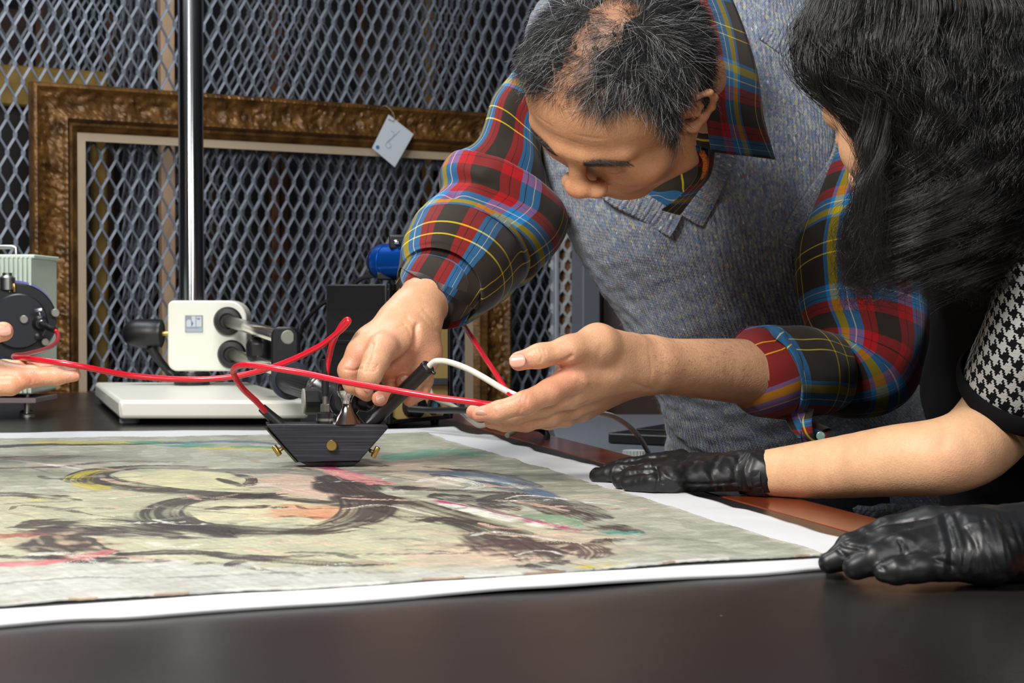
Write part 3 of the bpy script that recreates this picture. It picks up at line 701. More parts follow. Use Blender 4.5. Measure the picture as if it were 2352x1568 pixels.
# egg knob at the left and its lever
kn = obj('clamp_knob', lathe([(.001, -.0745), (.010, -.0735), (.019, -.068), (.0245, -.058), (.0268, -.046), (.0272, -.030), (.0272, -.010), (.0262, -.0085), (.0262, -.002), (.022, 0)],
                     Q(374, 766, dd + .0), nrm(Q(474, 768, dd) - Q(374, 766, dd)), 40), BLACKP, st)
obj('brass_shaft', cyl(Q(372, 766), Q(388, 766), .005), BRASS, kn, label='brass shaft')
obj('lever', tube([Q(346, 798, dd - .004), Q(362, 822, dd), Q(385, 850, dd + .01), Q(402, 866, dd + .01)], [.010, .0085, .0075, .010], 10), BLACKP, st)
# the two horizontal rods with their sockets and end bracket
DE = 2.24
def ring(px, py, r, d, l=.016):
    c_ = Q(px, py, d); ax = nrm(RD); return lathe([(r * .62, -.004), (r * .9, -.006), (r, -.001), (r, l * .5), (r * .96, l), (r * .6, l)], c_ - ax * l * .5 + RD * 0, ax, 36)
u0, u1 = Q(524, 738, dd - .03), Q(657, 776, DE); l0, l1 = Q(534, 814, dd - .03), Q(666, 856, DE)
RD = nrm(u1 - u0)
RD_ax = nrm(A(0, -1, 0)); 
for (px, py) in ((524, 737), (533, 813)):
    c_ = Q(px, py, dd - .032)
    obj('rod_socket', lathe([(.0255, -.004), (.0265, .006), (.023, .012), (.0150, .013), (.0145, .006)], c_, RD_ax + RD * .35, 36), BLACKP, st)
RODM = mat('nickel_rod', (205, 200, 185), .16, 1)
obj('rod', rcyl(u0, u1 + RD * .001 + A(0, .004, 0), .0105), RODM, st)
obj('rod', rcyl(l0, l0 + (l1 - l0) * 1.25, .0105), RODM, st)
obj('end_bracket', prism(rrect(622, 750, 686, 885, [22, 24, 20, 26], DE + .0, 8), BY * .022), BLACKM, st, bevel=.003)
obj('rod_end', rcyl(Q(662, 774, DE - .001), Q(662, 774, DE + .004), .0104), mat('dull_steel', (128, 128, 120), .55, .2), st, smooth=False)
obj('set_screw', rcyl(Q(632, 869, DE - .004), Q(632, 869, DE + .004), .0045), STEEL, st)
obj('lock_screw', join(box(Q(596, 803, 2.62), (.040, .05, .042))), BLACKP, st, bevel=.012)
# boom sleeve and holder ahead of it
b0, b1 = Q(650, 868, 2.22), Q(735, 893, 2.02)
obj('boom_sleeve', rcyl(b0, b1, .0185), BLACKP, st)
bx = nrm(b1 - b0)
obj('sleeve_ring', lathe([(.019, 0), (.0265, .001), (.027, .006), (.0265, .012), (.019, .013)], Q(664, 872, 2.20), bx, 36), mat('blue_black_ring', (38, 46, 58), .45), st)
obj('boom_arm', lathe([(.0175, 0), (.0182, .01), (.0182, .10)], Q(690, 880, 2.12), bx, 32), BLACKM, st)
obj('steel_cap', lathe([(.018, 0), (.0195, .006), (.0205, .014), (.0200, .022), (.012, .026)], Q(735, 893, 2.00), bx, 36), CHROME, st)
hold = Q(792, 924, 1.848)
obj('holder_arm', rcyl(Q(742, 895, 1.97), hold, .0155), BLACKM, st)
obj('ball_socket', lathe([(.006, -.012), (.013, -.011), (.0175, -.006), (.0185, .002), (.0175, .010), (.012, .015)], hold, A(.15, -1, .05), 32), BLACKM, st)
obj('socket_cap', lathe([(.010, 0), (.012, .003), (.012, .008), (.009, .011)], hold + A(.001, -.002, .0145), A(0, -.1, 1), 20), BLACKM, st)
tk = obj('thumb_knob', lathe([(.0150, 0), (.0165, .002), (.0165, .018), (.014, .022), (.006, .023)], Q(698, 921, 1.93), nrm(A(1, .25, 0)), 14), BLACKP, st, smooth=False)
obj('knob_disc', lathe([(.0152, -.0015), (.0152, .0004)], Q(698, 921, 1.93), nrm(A(1, .25, 0)), 28), mat('pale_disc', (150, 148, 140), .5), tk, smooth=False)
obj('knob_shaft', cyl(Q(722, 919, 1.935), Q(750, 916, 1.94), .005), STEEL, tk)
kh = obj('wing_knob', lathe([(.008, 0), (.0125, .003), (.0125, .012), (.008, .018)], Q(824, 918, 1.85), nrm(A(1, -.2, -.12)), 16), BLACKP, st)
obj('wing', join(rcyl(Q(826, 912, 1.845), Q(856, 936, 1.84), .0052), rcyl(Q(830, 905, 1.85), Q(846, 915, 1.85), .006)), BLACKM, kh)
obj('top_plate', box(Q(775, 890, 1.90), (.036, .022, .006)), BLACKM, st, bevel=.001)
obj('top_pin', rcyl(Q(773, 888, 1.90), Q(773, 872, 1.90), .0035), STEEL, st)

# ---------------------------------------------------------------- the probe head
DB = 1.815
pr_ = thing('probe_head', 'black wedge-shaped optical probe head held just above the painting', 'probe', P(750, 1075, DB))
PRB = mat('scratched_black_anodise', (27, 29, 36), .42, spec=.5)
nt, b = nodes(PRB)
tc = N_(nt, 'ShaderNodeTexCoord'); mp = N_(nt, 'ShaderNodeMapping'); mp.inputs['Scale'].default_value = (6, 40, 380); mp.inputs['Rotation'].default_value = (0, .10, 0)
nt.links.new(tc.outputs['Object'], mp.inputs[0]); n1 = N_(nt, 'ShaderNodeTexNoise'); n1.inputs['Scale'].default_value = 1.6; n1.inputs['Detail'].default_value = 8
nt.links.new(mp.outputs[0], n1.inputs['Vector'])
nt.links.new(ramp_(nt, n1.outputs[0], [(.3, sr(12, 13, 17)), (.5, sr(30, 33, 42)), (.68, sr(50, 54, 66))]), b.inputs['Base Color'])
bp = N_(nt, 'ShaderNodeBump'); bp.inputs['Distance'].default_value = .0003; nt.links.new(n1.outputs[0], bp.inputs['Height']); nt.links.new(bp.outputs[0], b.inputs['Normal'])
blk = [Q(618, 984, DB), Q(610, 973, DB), Q(888, 974, DB), Q(893, 982, DB), Q(826, 1058, DB), Q(686, 1062, DB)]
obj('body', prism(blk, nrm(A(-.16, 1, 0)) * .034), PRB, pr_, bevel=.0012)
obj('nose', prism([Q(690, 1062, DB + .004), Q(826, 1060, DB + .004), Q(812, 1069, DB + .008), Q(712, 1071, DB + .008)], A(0, .02, 0)), BLACKM, pr_, bevel=.0008)
obj('bevel_strip', prism([Q(606, 981, DB + .002), Q(614, 986, DB + .0), Q(684, 1062, DB), Q(678, 1062, DB + .003)], A(-.001, .022, 0)), mat('olive_edge', (86, 84, 66), .4, .4), pr_, smooth=False)
def tscrew(px, py, d, ax, r, l, face=False):
    s_ = obj('thumb_screw', lathe([(r * .5, 0), (r * .92, .0005), (r, .0015), (r, l - .001), (r * .9, l)], Q(px, py, d), ax, 28), BRASS, pr_, smooth=False, label='round brass thumb screw'); return s_
tscrew(764, 1022, DB - .0, A(-.1, -1, .02), .0062, .0065)
for sx, sy, ex, ey, hx, hy, d0 in ((652, 1027, 640, 1035, 631, 1034, DB + .006), (849, 1034, 859, 1039, 866, 1037, DB + .006)):
    s_ = obj('side_screw', rcyl(Q(sx, sy, d0), Q(ex, ey, d0 - .004), .0021, .0004, 16), BRASS, pr_)
    a0 = nrm(Q(ex, ey, d0) - Q(sx, sy, d0)); pv = nrm(np.cross(a0, A(0, 1, 0)))
    c_ = Q((ex + hx) / 2, (ey + hy) / 2, d0 - .005); obj('screw_wing', join(rcyl(c_ - pv * .0065, c_ + pv * .0065, .0032, .001, 18), rcyl(Q(ex, ey, d0 - .003), c_, .0026, .0005, 14)), BRASS, s_)
# ball pin that stands in the socket
bc = Q(797, 972, DB + .016)
obj('ball_pin', lathe([(.0200, 0), (.0165, .004), (.0095, .013), (.0066, .019), (.0062, .024), (.0075, .028), (.0105, .032), (.0112, .038), (.0106, .044), (.0085, .049), (.004, .0515)], bc, (0, 0, 1), 36), CHROME, pr_)
# right-hand tube
t0, t1 = Q(850, 974, DB + .012), Q(985, 841, DB - .03)
obj('probe_tube', lathe([(.0072, 0), (.0080, .002), (.0080, np.linalg.norm(t1 - t0) - .006), (.0086, np.linalg.norm(t1 - t0) - .005), (.0086, np.linalg.norm(t1 - t0) - .001), (.0078, np.linalg.norm(t1 - t0))], t0, t1 - t0, 32), BLACKM, pr_)
obj('tube_set_screw', rcyl(Q(990, 852, DB - .03), Q(999, 858, DB - .032), .002, .0003, 12), BLACKM, pr_)
# left ferrule, black sleeve
f0, f1 = Q(644, 976, DB + .012), Q(600, 935, DB + .008)
obj('fibre_sleeve', lathe([(.0075, 0), (.0062, .012), (.0056, .020), (.0052, np.linalg.norm(f1 - f0) - .001), (.0042, np.linalg.norm(f1 - f0))], f0, f1 - f0, 20), BLACKP, pr_)
# centre ferrule
cb_ = Q(747, 974, DB + .014)
ctr = obj('fibre_post', lathe([(.0098, 0), (.0098, .013), (.0088, .0135)], cb_, (0, 0, 1), 28), BLACKM, pr_)
obj('lock_nut', lathe([(.0056, .0135), (.0060, .0145), (.0060, .022), (.0052, .0232)], cb_, (0, 0, 1), 6), STEEL, ctr, smooth=False, label='hexagonal steel nut')
obj('steel_ferrule', lathe([(.0030, .023), (.0030, .033)], cb_, (0, 0, 1), 16), STEEL, ctr)
obj('fibre_sleeve', lathe([(.0038, .032), (.0042, .040), (.0042, .073), (.0034, .074)], cb_, (0, 0, 1), 18), BLACKP, ctr)
obj('washer_stack', lathe([(.0104, 0), (.0104, .003), (.0099, .003)], cb_ + A(0, 0, .004), (0, 0, 1), 28), STEEL, ctr)

# ---------------------------------------------------------------- cables
RC = .0034
ca = [(126, 757, 2.62), (133, 768, 2.60), (130, 785, 2.5), (108, 800, 2.36), (62, 813, 2.15), (34, 817, 1.96), (40, 821, 1.86), (80, 825, 1.80), (170, 838, 1.785), (300, 862, 1.82), (430, 871, 1.84), (540, 864, 1.84), (640, 838, 1.83),
      (730, 797, 1.81), (780, 760, 1.79), (799, 740, 1.78), (797, 734, 1.785), (784, 748, 1.80), (765, 785, 1.815), (755, 825, 1.825), (750, 858, 1.828), (748, 885, 1.829)]
tag(obj('red_cable', tube([Q(*q) for q in ca], RC, 12, 260), REDCAB), 'red cable looping from the left lamp housing to the middle of the probe head', 'cable')
cbp = [(612, 948, 1.823), (590, 923, 1.81), (560, 895, 1.79), (543, 872, 1.77), (536, 852, 1.76), (545, 841, 1.745), (570, 838, 1.73), (620, 844, 1.72), (700, 857, 1.71), (800, 878, 1.69), (900, 895, 1.67), (1000, 912, 1.655), (1080, 922, 1.645), (1130, 929, 1.645), (1230, 930, 1.66)]
tag(obj('red_cable', tube([Q(*q) for q in cbp], RC, 12, 200), REDCAB), 'red cable from the left sleeve of the probe head across to the cupped hand', 'cable')
cc_ = [(1040, 700, 2.15), (1060, 738, 2.0), (1100, 800, 1.88), (1140, 860, 1.75), (1165, 897, 1.69), (1190, 915, 1.67), (1230, 925, 1.67)]
tag(obj('red_cable', tube([Q(*q) for q in cc_], .0031, 12, 90), REDCAB), 'red cable coming down from behind the rolled cuff into the cupped hand', 'cable')
wc = [(982, 846, 1.787), (990, 836, 1.785), (1003, 829, 1.78), (1030, 831, 1.77), (1070, 845, 1.745), (1110, 866, 1.72), (1160, 896, 1.69), (1200, 913, 1.67), (1260, 930, 1.69), (1330, 945, 1.74), (1375, 949, 1.80), (1410, 957, 1.9), (1440, 975, 2.0), (1468, 1003, 2.1), (1484, 1030, 2.2), (1490, 1040, 2.24)]
tag(obj('white_cable', tube([Q(*q) for q in wc], .0034, 12, 220), WHCAB), 'white cable from the upper end of the probe tube through the cupped hand', 'cable')
gc = [(975, 872, 2.38), (985, 890, 2.36), (1000, 915, 2.34), (1040, 932, 2.30), (1065, 950, 2.28), (1085, 968, 2.26), (1105, 977, 2.24), (1140, 968, 2.22), (1180, 975, 2.22), (1190, 984, 2.23), (1165, 1000, 2.2)]
tag(obj('grey_cable', tube([Q(*q) for q in gc], .0036, 10, 140), GRCAB), 'pale grey cable curling on the table beside the yellow-fronted instrument', 'cable')
bc_ = [(690, 768, 3.0), (700, 740, 2.98), (740, 698, 2.92), (790, 672, 2.86), (830, 640, 2.8), (860, 632, 2.7), (900, 620, 2.66)]
tag(obj('black_cable', tube([Q(*q) for q in bc_], .0040, 8, 80), BKCAB), 'thin black cable rising to the blue cylinder in front of the screens', 'cable')
bd = [(940, 938, 2.36), (1000, 942, 2.33), (1060, 942, 2.26), (1130, 946, 2.2), (1180, 960, 2.22), (1240, 985, 2.3), (1256, 1000, 2.3), (1250, 1020, 2.26)]
tag(obj('black_cable', tube([Q(*q) for q in bd], .0048, 10, 90), BKCAB), 'thick black cable running from the instrument behind the cupped hand', 'cable')

# ---------------------------------------------------------------- yellow-fronted instrument
YF = mat('yellow_enamel', (214, 186, 118), .45); 
f_l, f_r = PT(888, 986), PT(1034, 972)
up = A(0, 0, 1); fx = nrm(A(f_r[0] - f_l[0], f_r[1] - f_l[1], 0)); fy = A(-fx[1], fx[0], 0); FWd = np.linalg.norm(f_r - f_l); FH = .222
ins = thing('instrument', 'black instrument with yellow front panel behind the reaching hand', 'instrument', (f_l + f_r) / 2)
def ib(x0, x1, z0, z1, y0, y1): return prism([f_l + fx * x0 + fy * y0 + up * z0, f_l + fx * x1 + fy * y0 + up * z0, f_l + fx * x1 + fy * y0 + up * z1, f_l + fx * x0 + fy * y0 + up * z1], fy * (y1 - y0))
fd = .125
obj('case', ib(0, FWd, .008, FH, 0, fd), BLACKP, ins, bevel=.003)
for x in (.015, FWd - .015):
    for y in (.02, fd - .02): obj('foot', rcyl(f_l + fx * x + fy * y, f_l + fx * x + fy * y + up * .009, .007), BLACKP, ins)
for k, z0 in enumerate((.150, .135)):
    Lg = f_l + fx * -.0006 + fy * .03 + up * (z0); 
    obj('grip_rib', join(*[prism([f_l + fy * y + up * (z0 - .0 - .010 * q), f_l + fy * (y + .075) + up * (z0 - .010 * q), f_l + fy * (y + .075) + up * (z0 - .005 - .010 * q), f_l + fy * y + up * (z0 - .005 - .010 * q)], -fx * .002) for q in range(1) for y in (.03,)]), BLACKP, ins, bevel=.0006)
pan = [(.010, .020), (.022, .008 + .006), (FWd - .022, .014), (FWd - .009, .026), (FWd - .009, FH - .012), (.022, FH - .012), (.009, FH - .026)]
fp = obj('front_panel', prism([f_l + fx * x + fy * -.0005 + up * z for x, z in pan], -fy * .002), YF, ins, bevel=.0006, label='yellow enamelled front panel')
obj('front_rim', join(ib(0, .0085, .008, FH, -.006, 0), ib(FWd - .0085, FWd, .008, FH, -.006, 0), ib(.0085, FWd - .0085, FH - .010, FH, -.006, 0), ib(.0085, FWd - .0085, .008, .014, -.006, 0)), BLACKP, ins, bevel=.001)
def ipt(px, py):
    r = P(px, py, 1) - CAM; o = f_l - fy * .003; t = ((o - CAM) @ fy) / (r @ fy); return CAM + r * t
obj('port_ring', lathe([(.0135, 0), (.0135, .005), (.0100, .006), (.0095, .002)], ipt(993, 932), -fy, 28), BLACKP, ins)
obj('blue_port', lathe([(.0095, 0), (.0095, .003)], ipt(993, 932), -fy, 28), mat('blue_lens', (96, 150, 190), .25), ins, smooth=False)
obj('socket', lathe([(.017, 0), (.017, .020), (.012, .026)], ipt(940, 932), -fy, 24), BLACKP, ins)
obj('grey_bar', prism([ipt(968, 868), ipt(1022, 868), ipt(1022, 884), ipt(968, 884)], -fy * .006), mat('grey_bar', (92, 96, 100), .5), ins, bevel=.001)
obj('screw_head', rcyl(ipt(893, 668), ipt(893, 668) - fy * .002, .004), BLACKM, ins)
obj('orange_mark', prism([ipt(896, 698), ipt(904, 698), ipt(902, 706), ipt(896, 706)], -fy * .0006), mat('orange_print', (236, 116, 50), .5), ins, smooth=False)
obj('warning_triangle', prism([ipt(945, 700), ipt(965, 700), ipt(955, 684)], -fy * .0006), mat('orange_print', (236, 116, 50), .5), ins, smooth=False)
# blue cylinder on top
top = f_l + up * (FH + .0)
DC = np.linalg.norm(f_l - CAM) + .05
bcx = thing('blue_lens_tube', 'bright blue anodised tube clamped above the black instrument', 'lens tube', P(905, 642, DC))
BLM = mat('blue_anodised', (18, 92, 196), .25, .7)
c0, c1 = P(862, 602, DC + .02), P(990, 600, DC - .06); ax = nrm(c1 - c0)
obj('tube_body', lathe([(.020, 0), (.0245, .004), (.0262, .010), (.0262, .014)], c0, ax, 40), mat('violet_black_glass', (34, 38, 70), .2, .3), bcx)
obj('blue_ring', lathe([(.0272, .014), (.0285, .016), (.0285, .030), (.0275, .031)], c0, ax, 44), BLM, bcx)
obj('blue_barrel', lathe([(.0265, .032), (.0285, .033), (.0285, .10), (.026, .102)], c0, ax, 44), BLM, bcx)
obj('clamp', box(P(922, 556, DC - .02), (.036, .04, .022)), BLACKM, bcx, bevel=.003)
obj('clamp_post', box(P(925, 600, DC + .022), (.016, .012, .075)), BLACKM, bcx, bevel=.002)
obj('clamp_foot', join(box(P(908, 634, DC), (.055, .04, .012))), BLACKM, bcx, bevel=.002)
obj('clamp_screw', rcyl(P(898, 632, DC - .022), P(898, 618, DC - .022), .004), CHROME, bcx)
obj('clamp_screw', rcyl(P(905, 556, DC - .045), P(918, 556, DC - .045), .004), CHROME, bcx)

# ---------------------------------------------------------------- lamp housing at the left edge
DLm = 2.72
lm = thing('lamp_housing', 'pale green finned lamp housing on levelling feet at the left edge', 'lamp housing', PT(30, 950))
GRN = mat('pale_green_enamel', (206, 220, 206), .42)
def Ql(x, y, d=DLm): return P(x, y, d)
obj('housing_body', prism([Ql(-190, 592, DLm), Ql(74, 592, DLm), Ql(74, 905, DLm), Ql(-190, 905, DLm)], BY * .15), GRN, lm, bevel=.004)
for k in range(22):
    x = 66 - k * 10.6
    obj('cooling_fin', prism([Ql(x, 590, DLm - .008), Ql(x + 5.5, 590, DLm - .008), Ql(x + 5.5, 903, DLm - .008), Ql(x, 903, DLm - .008)], BY * .009), GRN, lm, bevel=.0008)
obj('top_plate', prism([Ql(-190, 584), Ql(79, 584), Ql(79, 593), Ql(-190, 593)], BY * .15), GRN, lm, bevel=.002)
obj('carry_handle', tube([Ql(-60, 584, DLm + .03), Ql(-60, 569, DLm + .03), Ql(-50, 567, DLm + .03), Ql(28, 567, DLm + .03), Ql(37, 569, DLm + .03), Ql(37, 585, DLm + .03)], .004, 10, smooth=False), STEEL, lm)
hc = Ql(42, 737, DLm - .05); hax = nrm(A(.42, -1, -.03))
obj('round_flange', lathe([(.052, -.05), (.0625, -.045), (.0625, -.006), (.0600, -.002), (.060, 0)], hc, hax, 52), BLACKM, lm)
obj('front_disc', lathe([(.0455, -.001), (.0455, .010), (.0435, .012)], hc, hax, 48), mat('blue_black', (28, 32, 44), .35), lm)
obj('violet_ring', lathe([(.066, -.052), (.067, -.046), (.066, -.040)], hc, hax, 52), mat('violet_ring', (118, 116, 190), .3), lm)
def hpt(px, py, o=.012):
    r = P(px, py, 1) - CAM; oo = hc + hax * o; t = ((oo - CAM) @ hax) / (r @ hax); return CAM + r * t
for px, py, r in ((54, 733, .0068), (126, 718, .0068), (103, 785, .0060)):
    obj('cap_screw', lathe([(r * .8, 0), (r, .001), (r, .008), (r * .85, .009)], hpt(px, py, .010), hax, 20), mat('nickel', (150, 148, 138), .45, .6), lm, smooth=False)
obj('dark_screw', lathe([(.006, 0), (.0065, .004), (.003, .006)], hpt(88, 773), hax, 20), BLACKP, lm)
cn = obj('fibre_port', lathe([(.013, 0), (.013, .006), (.009, .010), (.009, .016)], hpt(92, 742), hax, 28), BLACKM, lm)
obj('steel_collar', lathe([(.0055, .014), (.0060, .016), (.0060, .022), (.004, .024)], hpt(92, 742), hax, 20), STEEL, cn)
obj('port_sleeve', tube([hpt(92, 742) + hax * .02, Ql(108, 750, DLm - .09), Ql(120, 756, 2.62), Ql(126, 758, 2.615)], .0052, 12), BLACKP, cn)
obj('thumb_pin', join(rcyl(Ql(93, 728, DLm - .075), Ql(90, 716, DLm - .075), .0022, .0003, 10), rcyl(Ql(80, 715, DLm - .075), Ql(98, 712, DLm - .075), .004, .0008, 16)), STEEL, cn)
obj('steel_post', lathe([(.010, 0), (.013, .002), (.013, .022), (.008, .026), (.008, .03)], Ql(17, 668, DLm - .055), (0, 0, 1), 24), STEEL, lm)
for x in (22, 33): obj('brass_pin', rcyl(Ql(x, 672, DLm - .06), Ql(x, 650, DLm - .06), .0025), BRASS, lm)
obj('base_plate', prism([Ql(-190, 914), Ql(82, 914), Ql(82, 926), Ql(-190, 926)], BY * .13), mat('mauve_plate', (126, 112, 116), .5), lm, bevel=.001)
obj('spacer_post', rcyl(Ql(62, 903, DLm + .02), Ql(62, 916, DLm + .02), .003), STEEL, lm)
for x, y in ((62, DLm + .02), (-150, DLm + .02), (62, DLm + .11), (-150, DLm + .11)):
    q = Ql(x, 926, y); q2 = A(q[0], q[1], TZ)
    ft = obj('levelling_foot', lathe([(.013, 0), (.013, .004), (.011, .006), (.005, .007), (.005, q[2] - TZ)], q2, (0, 0, 1), 24), STEEL, lm)
# ---------------------------------------------------------------- figure-modelling tools: smooth-union fields turned into one skin
import openvdb
class Field:
    def __init__(s, lo, hi, h):
        s.lo = np.asarray(lo, float); s.h = h
        s.n = np.ceil((np.asarray(hi, float) - s.lo) / h).astype(int) + 1
        s.d = np.full(s.n, .03, np.float32)
        s.ax = [s.lo[i] + np.arange(s.n[i]) * h for i in range(3)]
    def _win(s, pts, m):
        pts = np.atleast_2d(pts); a = np.clip(((pts.min(0) - m - s.lo) / s.h).astype(int), 0, s.n - 1); b = np.clip(((pts.max(0) + m - s.lo) / s.h).astype(int) + 2, 1, s.n)
        sl = tuple(slice(a[i], b[i]) for i in range(3))
        return sl, s.ax[0][sl[0]][:, None, None], s.ax[1][sl[1]][None, :, None], s.ax[2][sl[2]][None, None, :]
    def _put(s, sl, d, k, sub=False):
        e = s.d[sl]
        if sub:
            d = -d; q = np.maximum(k - np.abs(e - d), 0) / k; s.d[sl] = (np.maximum(e, d) + q * q * k * .25).astype(np.float32)
        else:
            q = np.maximum(k - np.abs(e - d), 0) / k; s.d[sl] = (np.minimum(e, d) - q * q * k * .25).astype(np.float32)
    def cap(s, p0, p1, r0, r1=None, k=.006, flat=None, sub=False):
        """round cone; flat=(normal, factor) squashes it along the normal"""
        p0 = np.asarray(p0, float); p1 = np.asarray(p1, float); r1 = r0 if r1 is None else r1
        sl, X, Y, Z = s._win([p0, p1], max(r0, r1) + k + .012); d = p1 - p0; L = d @ d + 1e-12
        x, y, z = X - p0[0], Y - p0[1], Z - p0[2]; t = np.clip((x * d[0] + y * d[1] + z * d[2]) / L, 0, 1)
        x = x - t * d[0]; y = y - t * d[1]; z = z - t * d[2]; q = x * x + y * y + z * z
        if flat is not None:
            n = nrm(flat[0]); f = flat[1]; pn = x * n[0] + y * n[1] + z * n[2]; q = q + (f * f - 1) * pn * pn
        s._put(sl, np.sqrt(q) - (r0 + (r1 - r0) * t), k, sub)
    def chain(s, pts, rs, k=.006, flat=None):
        for i in range(len(pts) - 1): s.cap(pts[i], pts[i + 1], rs[i], rs[i + 1], k, flat)
    def ell(s, c, r, R=None, k=.01, sub=False):
        c = np.asarray(c, float); r = np.asarray(r, float); sl, X, Y, Z = s._win([c], r.max() + k + .012)
        x, y, z = X - c[0], Y - c[1], Z - c[2]
        if R is not None: x, y, z = (x * R[0, i] + y * R[1, i] + z * R[2, i] for i in range(3))
        q = np.sqrt((x / r[0]) ** 2 + (y / r[1]) ** 2 + (z / r[2]) ** 2); q2 = np.sqrt((x / r[0] ** 2) ** 2 + (y / r[1] ** 2) ** 2 + (z / r[2] ** 2) ** 2)
        s._put(sl, q * (q - 1) / (q2 + 1e-9), k, sub)
    def mesh(s, smooth=1):
        d = s.d.copy()
        for _ in range(smooth):
            for ax in range(3):
                d = (np.roll(d, 1, ax) + 2 * d + np.roll(d, -1, ax)) / 4
        for ax in range(3):
            d[tuple(slice(0, 1) if i == ax else slice(None) for i in range(3))] = .03
            d[tuple(slice(-1, None) if i == ax else slice(None) for i in range(3))] = .03
        g = openvdb.FloatGrid(); g.background = .03; g.copyFromArray(d)
        V, Q4 = g.convertToQuads(0.0); V = V * s.h + s.lo; Q4 = Q4.astype(int)
        N = normals(V, Q4); c = V.mean(0)
        v0, v1, v2, v3 = (V[Q4[:, i]] for i in range(4)); vol = np.einsum('ij,ij->i', np.cross(v2 - v0, v3 - v1), (v0 + v2) / 2 - c).sum()
        if vol < 0: Q4 = Q4[:, ::-1]
        return V, Q4
def catm(*ms):
    V = []; Fc = []; C = []; n = 0
    for m in ms:
        V.append(m[0]); Fc.append(m[1] + n); n += len(m[0])
        if len(m) > 2: C.append(m[2])
    return (np.concatenate(V), np.concatenate(Fc), np.concatenate(C)) if C else (np.concatenate(V), np.concatenate(Fc))
def crease(V, Fc, pts, width, depth, N=None):
    N = normals(V, Fc) if N is None else N; m = (np.abs(V - np.mean(pts, axis=0)) < np.ptp(np.asarray(pts), axis=0) / 2 + width * 4).all(1)
    if not m.any(): return
    d = pldist(V[m], pts); V[m] -= N[m] * (depth * np.exp(-(d / width) ** 2))[:, None]
def keep_big(V, Q4):
    return V, Q4

def skin_mat(name, base, red, rough=.42, bump=.00025):
    m = mat(name, base, rough, sss=.12, spec=.45); nt, b = nodes(m)
    at = N_(nt, 'ShaderNodeVertexColor'); at.layer_name = 'Col'
    tc = N_(nt, 'ShaderNodeTexCoord'); n1 = N_(nt, 'ShaderNodeTexNoise'); n1.inputs['Scale'].default_value = 45; n1.inputs['Detail'].default_value = 4
    nt.links.new(tc.outputs['Object'], n1.inputs['Vector'])
    n3 = N_(nt, 'ShaderNodeTexNoise'); n3.inputs['Scale'].default_value = 420; n3.inputs['Detail'].default_value = 2; nt.links.new(tc.outputs['Object'], n3.inputs['Vector'])
    f = ramp_(nt, n1.outputs[0], [(.3, (.90, .88, .86, 1)), (.7, (1.06, 1.04, 1.03, 1))])
    f2 = ramp_(nt, n3.outputs[0], [(.3, (.94, .93, .92, 1)), (.7, (1.05, 1.05, 1.05, 1))])
    c = mix_(nt, 1.0, at.outputs[0], f, 'MULTIPLY'); c = mix_(nt, 1.0, c, f2, 'MULTIPLY'); nt.links.new(c, b.inputs['Base Color'])
    v = N_(nt, 'ShaderNodeTexVoronoi'); v.inputs['Scale'].default_value = 620; nt.links.new(tc.outputs['Object'], v.inputs['Vector'])
    bp = N_(nt, 'ShaderNodeBump'); bp.inputs['Distance'].default_value = bump; bp.inputs['Strength'].default_value = .6
    nt.links.new(math_(nt, 'ADD', v.outputs['Distance'], n3.outputs[0]), bp.inputs['Height']); nt.links.new(bp.outputs[0], b.inputs['Normal'])
    return m
def tint(V, C, p, r, cl, a=.6):
    d = np.linalg.norm(V - np.asarray(p), axis=1); w = (a * np.exp(-(d / r) ** 2))[:, None]; C[:] = C * (1 - w) + L3(cl) * w
def nail(parent, tip, back, up, w, l, m, name='fingernail'):
    """a small curved nail plate lying on the finger end: tip and back are points along the finger, up points out of the nail"""
    ax = nrm(np.asarray(tip) - np.asarray(back)); up = nrm(up - (up @ ax) * ax); sd = np.cross(ax, up); V = []
    nu, nv = 9, 9
    for j in range(nv):
        for i in range(nu):
            u = i / (nu - 1) * 2 - 1; v = j / (nv - 1) * 2 - 1
            k = math.sqrt(max(0, 1 - abs(v) ** 3 * .85)); 
            V.append((np.asarray(tip) + np.asarray(back)) / 2 + ax * v * l / 2 + sd * u * w / 2 * k + up * (-.22 * w * (u * k) ** 2 - .05 * l * max(0, v) ** 2))
    o = obj(name, (np.array(V), gridF(nu, nv)), m, parent, solid=.0005); return o

